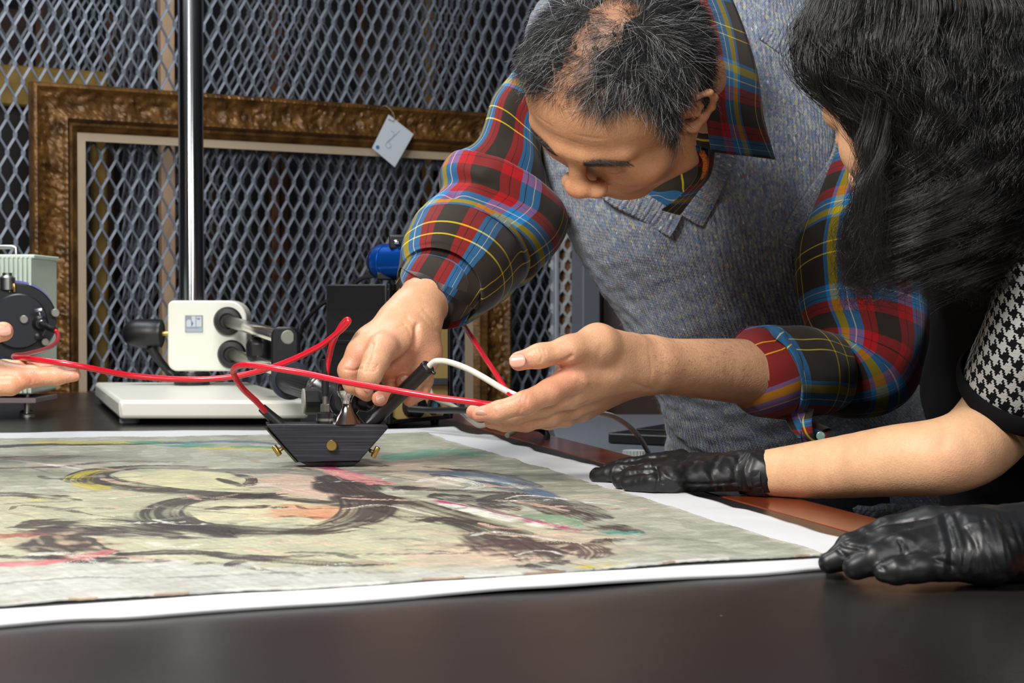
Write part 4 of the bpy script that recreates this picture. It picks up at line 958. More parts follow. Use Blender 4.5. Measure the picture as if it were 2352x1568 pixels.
# cloth: a loft through oval sections with its own woven coordinates
def loft(secs, nu=96, nv=120, cap=False, vscale=1.0, u0=0.0, v0=0.0, umul=None):
    """secs: (left px, py, right px, py, depth, thickness factor); rings run round, UV in metres"""
    c, a, t = [], [], []
    for q in secs:
        l, r = P(q[0], q[1], q[4]), P(q[2], q[3], q[4] + (q[6] if len(q) > 6 else 0)); c.append((l + r) / 2); a.append((r - l) / 2); t.append(q[5])
    return loft3(c, a, t, nu, nv, vscale, u0, v0, umul)
def loft3(c, a, t, nu, nv, vscale=1.0, u0=0., v0=0., umul=None):
    m = crom(np.c_[np.array(c), np.array(a), np.array(t)[:, None]], nv)
    c, a, t = m[:, :3], m[:, 3:6], m[:, 6]
    T = np.gradient(c, axis=0); th = np.linspace(0, 2 * PI, nu, endpoint=False)
    V = []; L = np.r_[0, np.cumsum(np.linalg.norm(np.diff(c, axis=0), axis=1))]; circ = umul or 2 * PI * np.linalg.norm(a, axis=1).mean() * (1 + t.mean()) / 2
    for i in range(nv):
        la = np.linalg.norm(a[i]); view = nrm(c[i] - CAM); b = np.cross(T[i], a[i]); b = b - (b @ nrm(a[i])) * nrm(a[i])
        if np.linalg.norm(b) < 1e-7 or abs(nrm(b) @ view) < .25: b = np.cross(nrm(a[i]), np.cross(view, nrm(a[i])))
        b = nrm(b); b = b if b @ view > 0 else -b
        V.append(c[i] + np.cos(th)[:, None] * a[i] - np.sin(th)[:, None] * b * la * t[i])
    V = np.concatenate(V); Fc = gridF(nu, nv, True)
    uvl = []
    i = np.arange(nv - 1)[:, None].repeat(nu, 1).ravel(); j = np.tile(np.arange(nu), nv - 1)
    for (dj, di) in ((0, 0), (1, 0), (1, 1), (0, 1)):
        uvl.append(np.c_[u0 + (j + dj) / nu * circ, v0 + L[i + di] * vscale])
    return V, Fc, np.stack(uvl, 1).reshape(-1, 2)
def outward(V, Fc):
    c = V.mean(0); v = [V[Fc[:, i]] for i in range(4)]
    s_ = np.einsum('ij,ij->i', np.cross(v[2] - v[0], v[3] - v[1]), (v[0] + v[2]) / 2 - c).sum(); return 1 if s_ > 0 else -1
def folds(V, Fc, lines):
    """press or raise soft folds: (points, width, depth) - a positive depth is a valley"""
    N = normals(V, Fc) * outward(V, Fc)
    for pts, wd, dp in lines:
        pts = np.array([P(*q) for q in pts]); pts = crom(pts, 4 * len(pts)); d = pldist(V, pts); t = np.exp(-(d / wd) ** 2); V -= N * (dp * t)[:, None]
    return V

# tartan: the same stripe sequence warp and weft, mixed half and half by the twill
def tartan():
    m = mat('tartan_twill', (60, 50, 45), .8, spec=.2); nt, b = nodes(m)
    uvn = N_(nt, 'ShaderNodeUVMap'); uvn.uv_map = 'UVMap'; sx = N_(nt, 'ShaderNodeSeparateXYZ'); nt.links.new(uvn.outputs[0], sx.inputs[0])
    BR, RD_, BL, WH, YL, YT, DK = sr(62, 54, 48), sr(180, 32, 40), sr(48, 142, 200), sr(225, 222, 215), sr(196, 178, 20), sr(250, 225, 30), sr(24, 22, 24)
    stops = [(0, BR), (.150, YT), (.157, BR), (.225, YT), (.232, BR), (.40, BL), (.43, WH), (.436, BL), (.47, DK), (.475, BL), (.50, RD_), (.545, DK), (.549, RD_), (.59, BR), (.73, RD_), (.765, DK), (.769, RD_), (.81, BL), (.855, WH), (.861, BL), (.90, YL), (.95, BL), (.975, BR)]
    cs = []
    for k in (0, 1):
        f = math_(nt, 'FRACT', math_(nt, 'DIVIDE', sx.outputs[k], .215)); cs.append(ramp_(nt, f, stops, 'CONSTANT'))
    tw = math_(nt, 'FRACT', math_(nt, 'MULTIPLY', math_(nt, 'ADD', sx.outputs[0], sx.outputs[1]), 620.0))
    half = math_(nt, 'ADD', math_(nt, 'MULTIPLY', math_(nt, 'GREATER_THAN', tw, .5), .16), .42)
    c = mix_(nt, half, cs[0], cs[1]); gm = N_(nt, 'ShaderNodeGamma'); gm.inputs[1].default_value = 1.2; nt.links.new(c, gm.inputs[0]); nt.links.new(gm.outputs[0], b.inputs['Base Color'])
    bp = N_(nt, 'ShaderNodeBump'); bp.inputs['Distance'].default_value = .00015; nt.links.new(tw, bp.inputs['Height']); nt.links.new(bp.outputs[0], b.inputs['Normal'])
    b.inputs['Sheen Weight'].default_value = .15
    return m
def tweed():
    m = mat('tweed_knit', (100, 108, 122), .95, spec=.1); nt, b = nodes(m)
    uvn = N_(nt, 'ShaderNodeUVMap'); uvn.uv_map = 'UVMap'
    mp = N_(nt, 'ShaderNodeMapping'); mp.inputs['Scale'].default_value = (1, .55, 1); nt.links.new(uvn.outputs[0], mp.inputs[0])
    v = N_(nt, 'ShaderNodeTexVoronoi'); v.inputs['Scale'].default_value = 560; nt.links.new(mp.outputs[0], v.inputs['Vector'])
    sc = N_(nt, 'ShaderNodeSeparateColor'); nt.links.new(v.outputs['Color'], sc.inputs[0])
    cl = ramp_(nt, sc.outputs[0], [(0, sr(74, 86, 124)), (.14, sr(98, 116, 142)), (.30, sr(136, 144, 158)), (.46, sr(116, 110, 144)), (.58, sr(150, 156, 136)), (.70, sr(104, 128, 162)), (.82, sr(164, 168, 176)), (.92, sr(70, 112, 184)), (.955, sr(196, 184, 110)), (.982, sr(160, 64, 84)), (.990, sr(224, 228, 230))], 'CONSTANT')
    n1 = N_(nt, 'ShaderNodeTexNoise'); n1.inputs['Scale'].default_value = 160; n1.inputs['Detail'].default_value = 3; nt.links.new(mp.outputs[0], n1.inputs['Vector'])
    c2 = ramp_(nt, n1.outputs[0], [(.3, sr(110, 118, 134)), (.5, sr(142, 149, 158)), (.7, sr(162, 166, 160))])
    nt.links.new(mix_(nt, .58, c2, cl), b.inputs['Base Color'])
    sx = N_(nt, 'ShaderNodeSeparateXYZ'); nt.links.new(uvn.outputs[0], sx.inputs[0])
    wob = math_(nt, 'MULTIPLY', n1.outputs[0], .0030)
    su = math_(nt, 'SINE', math_(nt, 'MULTIPLY', math_(nt, 'ADD', sx.outputs[0], wob), 2 * PI / .0050)); 
    sv = math_(nt, 'SINE', math_(nt, 'MULTIPLY', math_(nt, 'ADD', sx.outputs[1], math_(nt, 'MULTIPLY', math_(nt, 'ABSOLUTE', su), .0018)), 2 * PI / .0036))
    h = math_(nt, 'ADD', math_(nt, 'ADD', su, math_(nt, 'MULTIPLY', sv, .5)), math_(nt, 'MULTIPLY', n1.outputs[0], 1.6))
    bp = N_(nt, 'ShaderNodeBump'); bp.inputs['Distance'].default_value = .0005; bp.inputs['Strength'].default_value = .8
    nt.links.new(h, bp.inputs['Height']); nt.links.new(bp.outputs[0], b.inputs['Normal']); b.inputs['Sheen Weight'].default_value = .3
    return m
TARTAN, TWEED = tartan(), tweed()
# ---------------------------------------------------------------- heads
def head_field(h=.0020, neck=None, male=True):
    """local frame: x = the person's right, y = where the face looks, z = crown"""
    f = Field((-.13, -.16, -.27), (.13, .17, .15), h)
    f.ell((0, -.018, .034), (.078, .098, .086), k=.02); f.ell((0, .040, .030), (.064, .050, .058), k=.03)
    f.ell((0, .030, -.045), (.060, .055, .068), k=.025)
    for s in (-1, 1):
        f.ell((s * .043, .056, -.026), (.026, .026, .022), k=.025)
        f.cap((s * .056, -.005, -.045), (s * .050, .020, -.086), .014, .013, k=.025); f.cap((s * .050, .020, -.086), (s * .018, .070, -.106), .013, .014, k=.025)
        f.cap((s * .012, .092, .020), (s * .046, .075, .021), *((.0105, .0095) if male else (.0085, .0080)), k=.014)
        f.ell((s * .033, .052, -.050), (.024, .030, .030), k=.02)
    f.ell((0, .078, -.106), (.022, .018, .015), k=.018); f.ell((0, .076, -.070), (.030, .022, .028), k=.02)
    for s in (-1, 1): f.ell((s * .032, .099, -.002), (.017, .016, .010), k=.014, sub=True)
    f.cap((0, .092, .012), (0, .108, -.026), .0075, .0095, k=.012); f.ell((0, .111, -.031), (.0140, .0125, .0115), k=.008)
    for s in (-1, 1):
        f.ell((s * .0150, .103, -.039), (.0100, .0115, .0085), k=.007)
        f.ell((s * .0070, .112, -.049), (.0042, .0060, .0040), k=.003, sub=True)
        f.ell((s * .032, .080, -.003), (.0140, .0125, .0120), k=.004)
    f.cap((-.021, .089, -.069), (0, .099, -.066), .0045, .0058, k=.006); f.cap((.021, .089, -.069), (0, .099, -.066), .0045, .0058, k=.006)
    f.cap((-.018, .088, -.079), (0, .096, -.079), .0048, .0070, k=.007); f.cap((.018, .088, -.079), (0, .096, -.079), .0048, .0070, k=.007)
    for s in (-1, 1):
        # ear: rim, inner fold, lobe, standing off the head
        e = lambda y, z, o=0: (s * (.0765 + .010 * (-(y + .012)) / .03 + o), y, z)
        rim = [e(.010, .002, .0), e(.012, .018, .002), e(.004, .030, .005), e(-.010, .034, .009), e(-.023, .026, .011), e(-.027, .010, .011), e(-.023, -.006, .008), e(-.014, -.018, .004), e(-.002, -.026, .001), e(.004, -.022, -.002)]
        f.chain(rim, [.0034, .0036, .0036, .0036, .0038, .0038, .0036, .0042, .0056, .0040], k=.004)
        f.cap(e(-.004, .012, -.004), e(-.012, -.004, -.005), .013, .012, k=.004, flat=((s, .1, 0), 3.0))
        f.chain([e(-.006, .022, .003), e(-.015, .014, .004), e(-.017, .002, .003), e(-.010, -.010, .002)], [.0026, .0030, .0030, .003], k=.003)
        f.cap(e(.008, -.004, -.001), e(.006, -.010, -.001), .0042, .0040, k=.003)
    nk = neck or [(0, -.03, -.05), (0, -.05, -.11), (0, -.07, -.21)]
    f.chain(nk, [.054, .050, .052], k=.03)
    V, Fc = f.mesh(1)
    if male:
        fl_ = (V[:, 1] > -.005) & (V[:, 2] < -.035); V[fl_, 1] += (V[fl_, 2] + .035) * .26 * np.clip((V[fl_, 1] + .005) / .03, 0, 1)
    N = normals(V, Fc)
    for s in (-1, 1):
        crease(V, Fc, [(s * .018, .104, -.042), (s * .026, .094, -.058), (s * .030, .086, -.072)], .0030, .0022, N)   # cheek fold
        crease(V, Fc, [(s * .020, .094, -.008), (s * .031, .096, -.0105), (s * .044, .086, -.006)], .0012, .0020, N)  # closed lid line
        crease(V, Fc, [(s * .022, .090, -.018), (s * .036, .084, -.024), (s * .050, .070, -.020)], .0030, .0012, N)
    crease(V, Fc, [(-.024, .090, -.0735), (-.010, .102, -.0725), (0, .104, -.0735), (.010, .102, -.0725), (.024, .090, -.0735)], .0014, .0034, N)
    for k, z in enumerate((.045, .058, .070)): crease(V, Fc, [(-.035, .082, z - .004), (0, .094, z), (.035, .082, z - .004)], .0016, .0006, N)
    return V, Fc
def head_pose(phi, psi, rol):
    phi, psi, rol = map(math.radians, (phi, psi, rol))
    M = np.stack([A(-1, 0, 0), A(0, -math.cos(phi), -math.sin(phi)), A(0, -math.sin(phi), math.cos(phi))], 1)
    c, s = math.cos(rol), math.sin(rol); return np.array([[c, 0, s], [0, 1, 0], [-s, 0, c]]) @ Rz(-psi) @ M

def hair_obj(name, strands, rad, m, parent, label=None):
    """strands: list of (k,3) arrays in world space"""
    o0 = org(parent); hc = bpy.data.hair_curves.new(name); hc.add_curves([len(s_) for s_ in strands])
    pts = (np.concatenate(strands) - o0).astype(np.float32); hc.points.foreach_set('position', pts.ravel())
    rr = hc.attributes.get('radius') or hc.attributes.new('radius', 'FLOAT', 'POINT')
    r = np.concatenate([rad * np.linspace(1, .35, len(s_)) for s_ in strands]).astype(np.float32); rr.data.foreach_set('value', r)
    hc.materials.append(m); o = bpy.data.objects.new(name, hc); col.objects.link(o); o.parent = parent
    o['kind'] = 'stuff'
    if label: o['label'] = label
    return o
def hair_mat(name, stops, rough=.38, spec=.5):
    m = mat(name, (20, 18, 18), rough, spec=spec); nt, b = nodes(m); hi = N_(nt, 'ShaderNodeHairInfo')
    nt.links.new(ramp_(nt, hi.outputs['Random'], stops), b.inputs['Base Color']); return m

SKIN = skin_mat('skin_warm', (206, 156, 118), None)
SK, SKR, SKP = (210, 163, 128), (200, 120, 98), (214, 160, 138)
NAILM = mat('fingernail', (216, 162, 142), .32, coat=.25, spec=.5)

# ================================================================ the man
man = thing('person', 'man with short greying hair in tartan shirt and tweed vest bending over the painting', 'person', (.42, 2.28, 0))
HP = head_pose(73, 31, 23); HC = P(1424, 217, 1.68); HSV = A(1.12, .93, .88)
def unhw(p): return ((np.asarray(p) - HC) @ HP) / HSV
nk1 = unhw(P(1600, 150, 1.90)); nk0 = A(0, -.035, -.05)
hv, hf = head_field(.0019, neck=[nk0, nk0 * .5 + nk1 * .5, nk1])
hv[:, 0] *= 1 + .07 * np.clip((hv[:, 2] - .015) / .05, 0, 1); hv_l = hv.copy()
def hw(p): return HC + (np.atleast_2d(p) * HSV) @ HP.T
HV = hw(hv)
hcC = np.ones((len(hv), 3)) * L3((198, 146, 108))
tint(hv, hcC, (0, .118, -.036), .016, (205, 128, 98), .6)
for s in (-1, 1):
    tint(hv, hcC, (s * .045, .07, -.035), .025, (186, 116, 82), .5); tint(hv, hcC, (s * .08, -.02, .005), .025, (196, 128, 100), .5)
    tint(hv, hcC, (s * .032, .09, -.004), .012, (150, 94, 68), .6)
tint(hv, hcC, (0, .094, -.073), .014, (156, 84, 70), .7); tint(hv, hcC, (0, .08, -.10), .03, (170, 118, 86), .5)
tint(hv, hcC, (0, -.01, .125), .06, (140, 104, 84), .85); tint(hv, hcC, (0, .05, .11), .03, (150, 110, 86), .6)
tint(hv, hcC, (-.060, .066, -.024), .0022, (90, 66, 54), .9)

# --- right hand (reaching to the knob): joints along sight lines
def hand_bounds(js, m=.045):
    q = np.array([np.asarray(j, float) for j in js]); return q.min(0) - m, q.max(0) + m
def J(*q): return P(*q)
wa = J(948, 728, 1.845); fa = J(1020, 630, 1.92); fa2 = J(1120, 500, 2.02)
js = [wa, fa, J(780, 880, 1.75), J(1000, 930, 1.88)]
lo, hi = hand_bounds(js, .06); f = Field(lo, hi, .00125)
vn = nrm(wa - CAM)
f.cap(fa2 + (fa - fa2) * .35, fa, .034, .0345, k=.02); f.cap(fa, wa, .0355, .0285, k=.02)
f.cap(wa, J(900, 790, 1.83), .028, .026, k=.02, flat=(vn, 1.25)); 
f.cap(J(962, 742, 1.84), J(972, 810, 1.835), .020, .020, k=.016); f.cap(J(972, 810, 1.835), J(962, 858, 1.83), .0185, .0135, k=.014)   # heel, little-finger side
f.cap(J(935, 770, 1.82), J(880, 800, 1.785), .0235, .0175, k=.016)                                                              # ball of the thumb
f.cap(J(905, 745, 1.83), J(828, 815, 1.80), .0205, .0150, k=.016)                                                              # back edge to index knuckle
f.cap(J(850, 790, 1.81), J(900, 840, 1.83), .018, .017, k=.016); f.cap(J(935, 820, 1.85), J(900, 860, 1.86), .018, .014, k=.014)
f.cap(J(893, 856, 1.795), J(945, 838, 1.80), .011, .009, k=.012, sub=True)
f.chain([J(880, 797, 1.775), J(864, 828, 1.758), J(850, 860, 1.752), J(836, 893, 1.760)], [.0160, .0138, .0122, .0098], k=.007)     # thumb
f.chain([J(826, 812, 1.80), J(803, 850, 1.795), J(812, 880, 1.80), J(842, 905, 1.825)], [.0150, .0125, .0112, .0085], k=.006)       # index
f.chain([J(880, 845, 1.845), J(912, 880, 1.835), J(905, 908, 1.822), J(872, 915, 1.808)], [.0135, .0115, .0105, .0088], k=.004)      # middle
f.chain([J(915, 848, 1.86), J(952, 868, 1.842), J(950, 885, 1.828), J(927, 876, 1.812)], [.0125, .0108, .0100, .0085], k=.004)       # ring
f.chain([J(950, 850, 1.85), J(975, 872, 1.842), J(968, 898, 1.838), J(941, 918, 1.832)], [.0120, .0100, .0092, .0078], k=.004)       # little
av, af = f.mesh(1); N = normals(av, af)
for pts, wd, dp in (([J(935, 730, 1.80), J(952, 748, 1.80), J(962, 770, 1.80), J(955, 800, 1.80)], .0030, .0012), ([J(925, 738, 1.80), J(940, 758, 1.80), J(946, 782, 1.80)], .0022, .0006),
                    ([J(975, 712, 1.81), J(1000, 742, 1.82)], .0022, .0007), ([J(965, 722, 1.81), J(1000, 762, 1.82)], .0022, .0006), ([J(958, 745, 1.8), J(948, 800, 1.8), J(905, 840, 1.8)], .003, .0030),
                    ([J(840, 842, 1.74), J(860, 845, 1.74), J(868, 838, 1.74)], .0011, .0009), ([J(838, 850, 1.74), J(855, 853, 1.74), J(866, 848, 1.74)], .0011, .0009), ([J(842, 835, 1.74), J(858, 838, 1.74)], .001, .0007),
                    ([J(793, 848, 1.78), J(812, 851, 1.78), J(830, 845, 1.78)], .0013, .0014), ([J(856, 790, 1.77), J(850, 815, 1.77), J(838, 850, 1.77)], .002, .0016),
                    ([J(930, 745, 1.8), J(915, 752, 1.8)], .0012, .0008)):
    d = pldist(av, [np.asarray(p) for p in crom(pts, 16)]); 
    # the lines are given a little in front of the skin, so measure across the sight line only
    q = np.array(crom(pts, 16)); ray0 = (av - CAM) / np.linalg.norm(av - CAM, axis=1)[:, None]; rq = CAM + (q - CAM)
    dd_ = np.full(len(av), 9.0)
    for s0, s1_ in zip(q[:-1], q[1:]):
        mdl = np.linalg.norm(s0 - CAM); pv = CAM + ray0 * mdl; dd_ = np.minimum(dd_, segdist(pv, s0, s1_))
    fr = (N * -ray0).sum(1) > .15
    av -= N * (dp * np.exp(-(dd_ / wd) ** 2) * fr)[:, None]
def scol(V):
    C_ = np.ones((len(V), 3)) * L3(SK); return C_
aC = scol(av)
for q, r_1, cl, a_ in ((J(800, 850, 1.79), .016, SKR, .45), (J(838, 893, 1.755), .012, (216, 150, 128), .7), (J(872, 915, 1.80), .012, (212, 132, 112), .7), (J(927, 876, 1.81), .012, (212, 132, 112), .7),
                      (J(941, 918, 1.83), .012, (212, 132, 112), .7), (J(900, 850, 1.82), .03, (186, 104, 84), .55), (J(970, 810, 1.815), .02, (214, 150, 126), .6), (J(905, 790, 1.77), .022, (222, 170, 146), .6), (J(830, 820, 1.78), .016, (206, 136, 116), .5)):
    tint(av, aC, q, r_1, cl, a_)

# --- left hand (cupped, carrying the cables)
wb = J(1478, 838, 1.735); fb = J(1600, 842, 1.775); fb2 = J(1790, 862, 1.845)
js = [J(1060, 930, 1.62), J(1860, 880, 1.89), J(1300, 790, 1.60)]
lo, hi = hand_bounds(js, .055); f = Field(lo, hi, .0013)
f.cap(fb2 + (fb2 - fb) * .4, fb2, .0385, .0385, k=.004); f.chain(list(crom(np.array([fb2, J(1680, 851, 1.81), J(1560, 843, 1.765), wb]), 22)), list(np.interp(np.linspace(0, 3, 22), range(4), [.0385, .0348, .0298, .0280])), k=.004)
bn = nrm(A(-.1, -1, .55))
f.cap(wb, J(1390, 830, 1.70), .0290, .0300, k=.02, flat=(bn, 1.3))
f.cap(J(1440, 835, 1.72), J(1318, 868, 1.665), .0245, .0180, k=.016, flat=(bn, 1.3))       # to index knuckle
f.cap(J(1440, 850, 1.73), J(1312, 905, 1.675), .0235, .0165, k=.014, flat=(bn, 1.25))
f.cap(J(1440, 862, 1.74), J(1318, 930, 1.700), .0215, .0150, k=.012, flat=(bn, 1.2))
f.cap(J(1445, 870, 1.75), J(1338, 938, 1.725), .0195, .0140, k=.012)
f.chain([J(1445, 815, 1.715), J(1372, 790, 1.675), J(1308, 803, 1.650), J(1240, 817, 1.640), J(1192, 829, 1.636)], [.0235, .0200, .0138, .0112, .0100], k=.009)  # thumb
f.cap(J(1372, 800, 1.68), J(1312, 850, 1.672), .017, .014, k=.014)                                                                       # web
f.chain([J(1318, 866, 1.665), J(1262, 900, 1.640), J(1205, 925, 1.622), J(1145, 944, 1.622), J(1100, 951, 1.628)], [.0160, .0128, .0116, .0100, .0076], k=.005)  # index
f.chain([J(1308, 902, 1.678), J(1250, 930, 1.664), J(1190, 948, 1.660), J(1135, 948, 1.668), J(1088, 946, 1.676)], [.0150, .0120, .0108, .0098, .0080], k=.004)   # middle
f.chain([J(1315, 928, 1.700), J(1265, 952, 1.684), J(1208, 968, 1.676), J(1160, 970, 1.682), J(1128, 968, 1.690)], [.0135, .0112, .0104, .0092, .0074], k=.004)   # ring
f.chain([J(1338, 938, 1.725), J(1300, 958, 1.710), J(1260, 966, 1.706), J(1225, 966, 1.712), J(1204, 962, 1.72)], [.0125, .0100, .0092, .0084, .0070], k=.004)    # little
bv, bf = f.mesh(1)
def front_crease(V, Fc, lines):
    N = normals(V, Fc); ray0 = (V - CAM) / np.linalg.norm(V - CAM, axis=1)[:, None]; fr = np.clip((N * -ray0).sum(1) * 3, 0, 1)
    for pts, wd, dp in lines:
        q = np.array([P(x, y, 1.0) for x, y in pts]); q = crom(q, 5 * len(q)); dd_ = np.full(len(V), 9.0); D_ = np.linalg.norm(V - CAM, axis=1)
        for s0, s1_ in zip(q[:-1], q[1:]): dd_ = np.minimum(dd_, segdist(CAM + ray0 * np.linalg.norm(s0 - CAM), s0, s1_) * D_)
        V -= N * (dp * np.exp(-(dd_ / wd) ** 2) * fr)[:, None]
front_crease(bv, bf, [([(1205, 895), (1196, 925), (1206, 948)], .0012, .0009), ([(1212, 908), (1207, 930), (1214, 945)], .0011, .0007), ([(1198, 935), (1190, 950)], .001, .0006),
                      ([(1240, 800), (1246, 818), (1240, 832)], .0010, .0007), ([(1250, 802), (1254, 818)], .0010, .0006), ([(1232, 803), (1236, 815)], .0009, .0005),
                      ([(1136, 944), (1142, 954)], .001, .0006), ([(1322, 866), (1345, 880)], .003, -.0010), ([(1335, 905), (1310, 920), (1285, 930)], .0022, .0012), ([(1350, 925), (1320, 938)], .0020, .0011),
                      ([(1490, 795), (1496, 850), (1490, 890)], .0020, .0003), ([(1455, 880), (1495, 895)], .0022, .0008), ([(1282, 835), (1300, 826), (1312, 818)], .0022, .0018), ([(1380, 800), (1370, 840)], .004, .0006)])
bC = scol(bv)
for q, r_1, cl, a_ in ((J(1192, 829, 1.63), .014, (216, 150, 132), .6), (J(1100, 951, 1.62), .016, (214, 140, 120), .7), (J(1205, 925, 1.61), .014, (205, 126, 106), .5), (J(1088, 946, 1.67), .014, (214, 140, 120), .7),
                      (J(1205, 968, 1.67), .014, (205, 126, 106), .5), (J(1310, 860, 1.65), .022, (212, 140, 118), .45), (J(1262, 890, 1.63), .02, (210, 136, 114), .45), (J(1290, 825, 1.65), .014, (205, 120, 96), .5), (J(1280, 940, 1.69), .02, (196, 120, 96), .4)):
    tint(bv, bC, q, r_1, cl, a_)

# --- everything under the clothes: trunk, upper arms, legs, coarse but closed
f = Field((-.10, 1.78, 0), (.95, 2.75, 1.42), .009)
sh1, sh2 = P(1265, 275, 2.11), P(1960, 300, 2.10); nb = P(1610, 160, 1.96); chest = P(1620, 430, 2.13); waist = P(1800, 830, 2.26); hip = P(1920, 1120, 2.36)
f.cap(chest, waist, .115, .115, k=.06); f.cap(waist, hip, .12, .13, k=.06); f.cap(sh1 + (sh2 - sh1) * .12, sh2 - (sh2 - sh1) * .1, .055, .055, k=.06)
f.cap(nb, P(1620, 260, 2.10), .05, .06, k=.04)
for s in (-1, 1):
    hp = hip + A(s * .09, .02, -.06); kn = A(hp[0] + s * .02, hp[1] - .01, .48); an = A(hp[0] + s * .03, hp[1] + .06, .09)
    f.chain([hp, kn, an], [.088, .056, .042], k=.03); f.cap(an + A(0, .02, -.045), an + A(-.02, -.16, -.055), .034, .030, k=.02)
el1, el2 = P(1125, 450, 2.10), P(2010, 830, 1.98)
f.chain([sh1, el1, fa2], [.042, .036, .034], k=.02); f.chain([sh2, el2, fb2], [.050, .042, .038], k=.02)
ov, ovf = f.mesh(1)
BODY = catm((HV, hf, hcC), (av, af, aC), (bv, bf, bC), (ov, ovf, scol(ov)))
body = obj('body', (BODY[0], BODY[1]), SKIN, man, colr=BODY[2])
_n = normals(bv, bf) * outward(bv, bf); _p = np.where((bv[:, 0] > J(1500, 800, 1.74)[0]) & (bv[:, 0] < J(1730, 800, 1.8)[0]) & (_n[:, 1] < -.2) & (_n[:, 2] > -.2))[0]
_p = np.random.default_rng(9).choice(_p, 260); _q = []
for _i in _p:
    _t = nrm(A(-.9, 0, -.25 + random.gauss(0, .35)) - _n[_i] * (A(-.9, 0, -.25) @ _n[_i])); _q.append(np.array([bv[_i] - _n[_i] * .0003, bv[_i] + _t * .004 + _n[_i] * .0007, bv[_i] + _t * .0085 + _n[_i] * .0004 + A(0, 0, random.gauss(0, .001))]))
ARMHAIR = _q
# nails
nail(body, J(1178, 828, 1.6235), J(1198, 826, 1.6225), nrm(A(-.1, -1, .25)), .0150, .0165, NAILM)
nail(body, J(1094, 953, 1.620), J(1118, 955, 1.6175), nrm(A(0, -.62, -.75)), .0105, .0125, NAILM)
nail(body, J(836, 898, 1.7485), J(843, 882, 1.7405), nrm(A(-.35, -1, .1)), .0125, .0120, NAILM)
nail(body, J(868, 920, 1.797), J(882, 914, 1.80), nrm(A(-.1, -1, -.2)), .0110, .0110, NAILM)
nail(body, J(927, 868, 1.802), J(934, 880, 1.804), nrm(A(-.15, -1, .2)), .0100, .0105, NAILM)

hair_obj('arm_hair', ARMHAIR, .00006, hair_mat('fine_dark_hair', [(0, sr(30, 22, 18)), (1, sr(60, 46, 38))], .5), man, 'sparse dark hair on the bare forearm')
# --- hair
hN = normals(hv_l, hf); hN *= outward(hv_l, hf)
x, y, z = hv_l.T
def hairmask(x, y, z):
    ax_ = np.abs(x)
    line = np.where(y > .035, .084 - .10 * np.clip(ax_ - .030, 0, .05) + .2 * np.clip(.05 - y, 0, .02), 0.0)
    line = np.where((y <= .035) & (y > .016), np.interp(y, [.016, .035], [-.030, .050]), line)
    line = np.where(y <= .016, np.interp(y, [-.12, -.05, -.036, -.030, .012, .016], [-.055, -.065, -.03, .026, .026, -.025]), line)
    out = z - line
    return np.where(((ax_ > .0775) & (z < .046) & (y > -.046) & (y < .022)) | ((ax_ > .070) & (z < .030) & (z > -.03) & (y > -.030) & (y < .014)), -.05, out)
hm = hairmask(x, y, z); tri = np.where(hm > -.002)[0]
r = np.random.default_rng(5)
area_w = np.ones(len(tri)); pick = r.choice(tri, 52000)
p = hv_l[pick] + r.normal(size=(len(pick), 3)) * .0010; n = hN[pick]
thin = np.exp(-((np.abs(p[:, 0] + .004 - .10 * (p[:, 1] - .02)) / .021) ** 2)) * (p[:, 2] > .06) * np.clip((p[:, 1] + .07) / .03, 0, 1) + .55 * np.clip(1 - hm[pick] / .012, 0, 1) * (p[:, 1] > .03)
thin = thin * (.85 + .45 * vnoise(p, .018, 6))
ok = (r.random(len(pick)) > thin * .80) & (n[:, 2] > -.9); p, n = p[ok], n[ok]
flow = np.c_[p[:, 0] * 5.5 + .18, .55 + 3 * (p[:, 1]), -np.abs(p[:, 0]) * 9 - .1]
flow[:, 1] = np.where(p[:, 1] < -.03, -.6, flow[:, 1]); flow[:, 2] += np.where(p[:, 1] < -.03, -.6, 0)
flow += .5 * np.c_[vnoise(p, .03, 1), vnoise(p, .03, 2), vnoise(p, .03, 3)] + r.normal(size=p.shape) * .28
flow -= n * (flow * n).sum(1)[:, None]; flow /= np.linalg.norm(flow, axis=1)[:, None] + 1e-9
Ln = (.019 + .012 * r.random(len(p))) * np.where(np.exp(-((p[:, 0]) / .02) ** 2) * (p[:, 2] > .07) > .5, .7, 1)
K = 7; strands = []
t = np.linspace(0, 1, K)[None, :, None]
curl = r.normal(size=(len(p), 1, 3)) * .16
pts = p[:, None] + Ln[:, None, None] * (n[:, None] * (t * .62 - .34 * t * t) + flow[:, None] * (t * .55 + .40 * t * t) + curl * t * t)
pw = hw(pts.reshape(-1, 3)).reshape(len(p), K, 3)
HM = hair_mat('salt_and_pepper_hair', [(0, sr(9, 8, 9)), (.76, sr(18, 17, 18)), (.82, sr(80, 80, 82)), (.92, sr(150, 152, 155)), (1, sr(215, 218, 220))], .5, .3)
hair_obj('hair', list(pw), .00011, HM, man, 'short black hair going grey, thin on the crown')
# dark undergrowth so the scalp does not shine through the thick part
sel = hm - .006 * (1 + vnoise(hv_l, .015, 12)) > .004
th_ = np.exp(-((np.abs(x + .004 - .10 * (y - .02)) / .026) ** 2)) * (z > .06) * np.clip((y + .08) / .03, 0, 1)
sel &= th_ < .62 + .15 * vnoise(hv_l, .018, 13)
fsel = hf[sel[hf].all(1)]; used = np.unique(fsel); rm = np.full(len(hv_l), -1); rm[used] = np.arange(len(used))
cv = hv_l[used] + hN[used] * (.0016 + .0012 * vnoise(hv_l[used], .006, 14))[:, None]
obj('hair_undercoat', (hw(cv), rm[fsel]), mat('dark_hair_base', (24, 22, 22), .8), man)
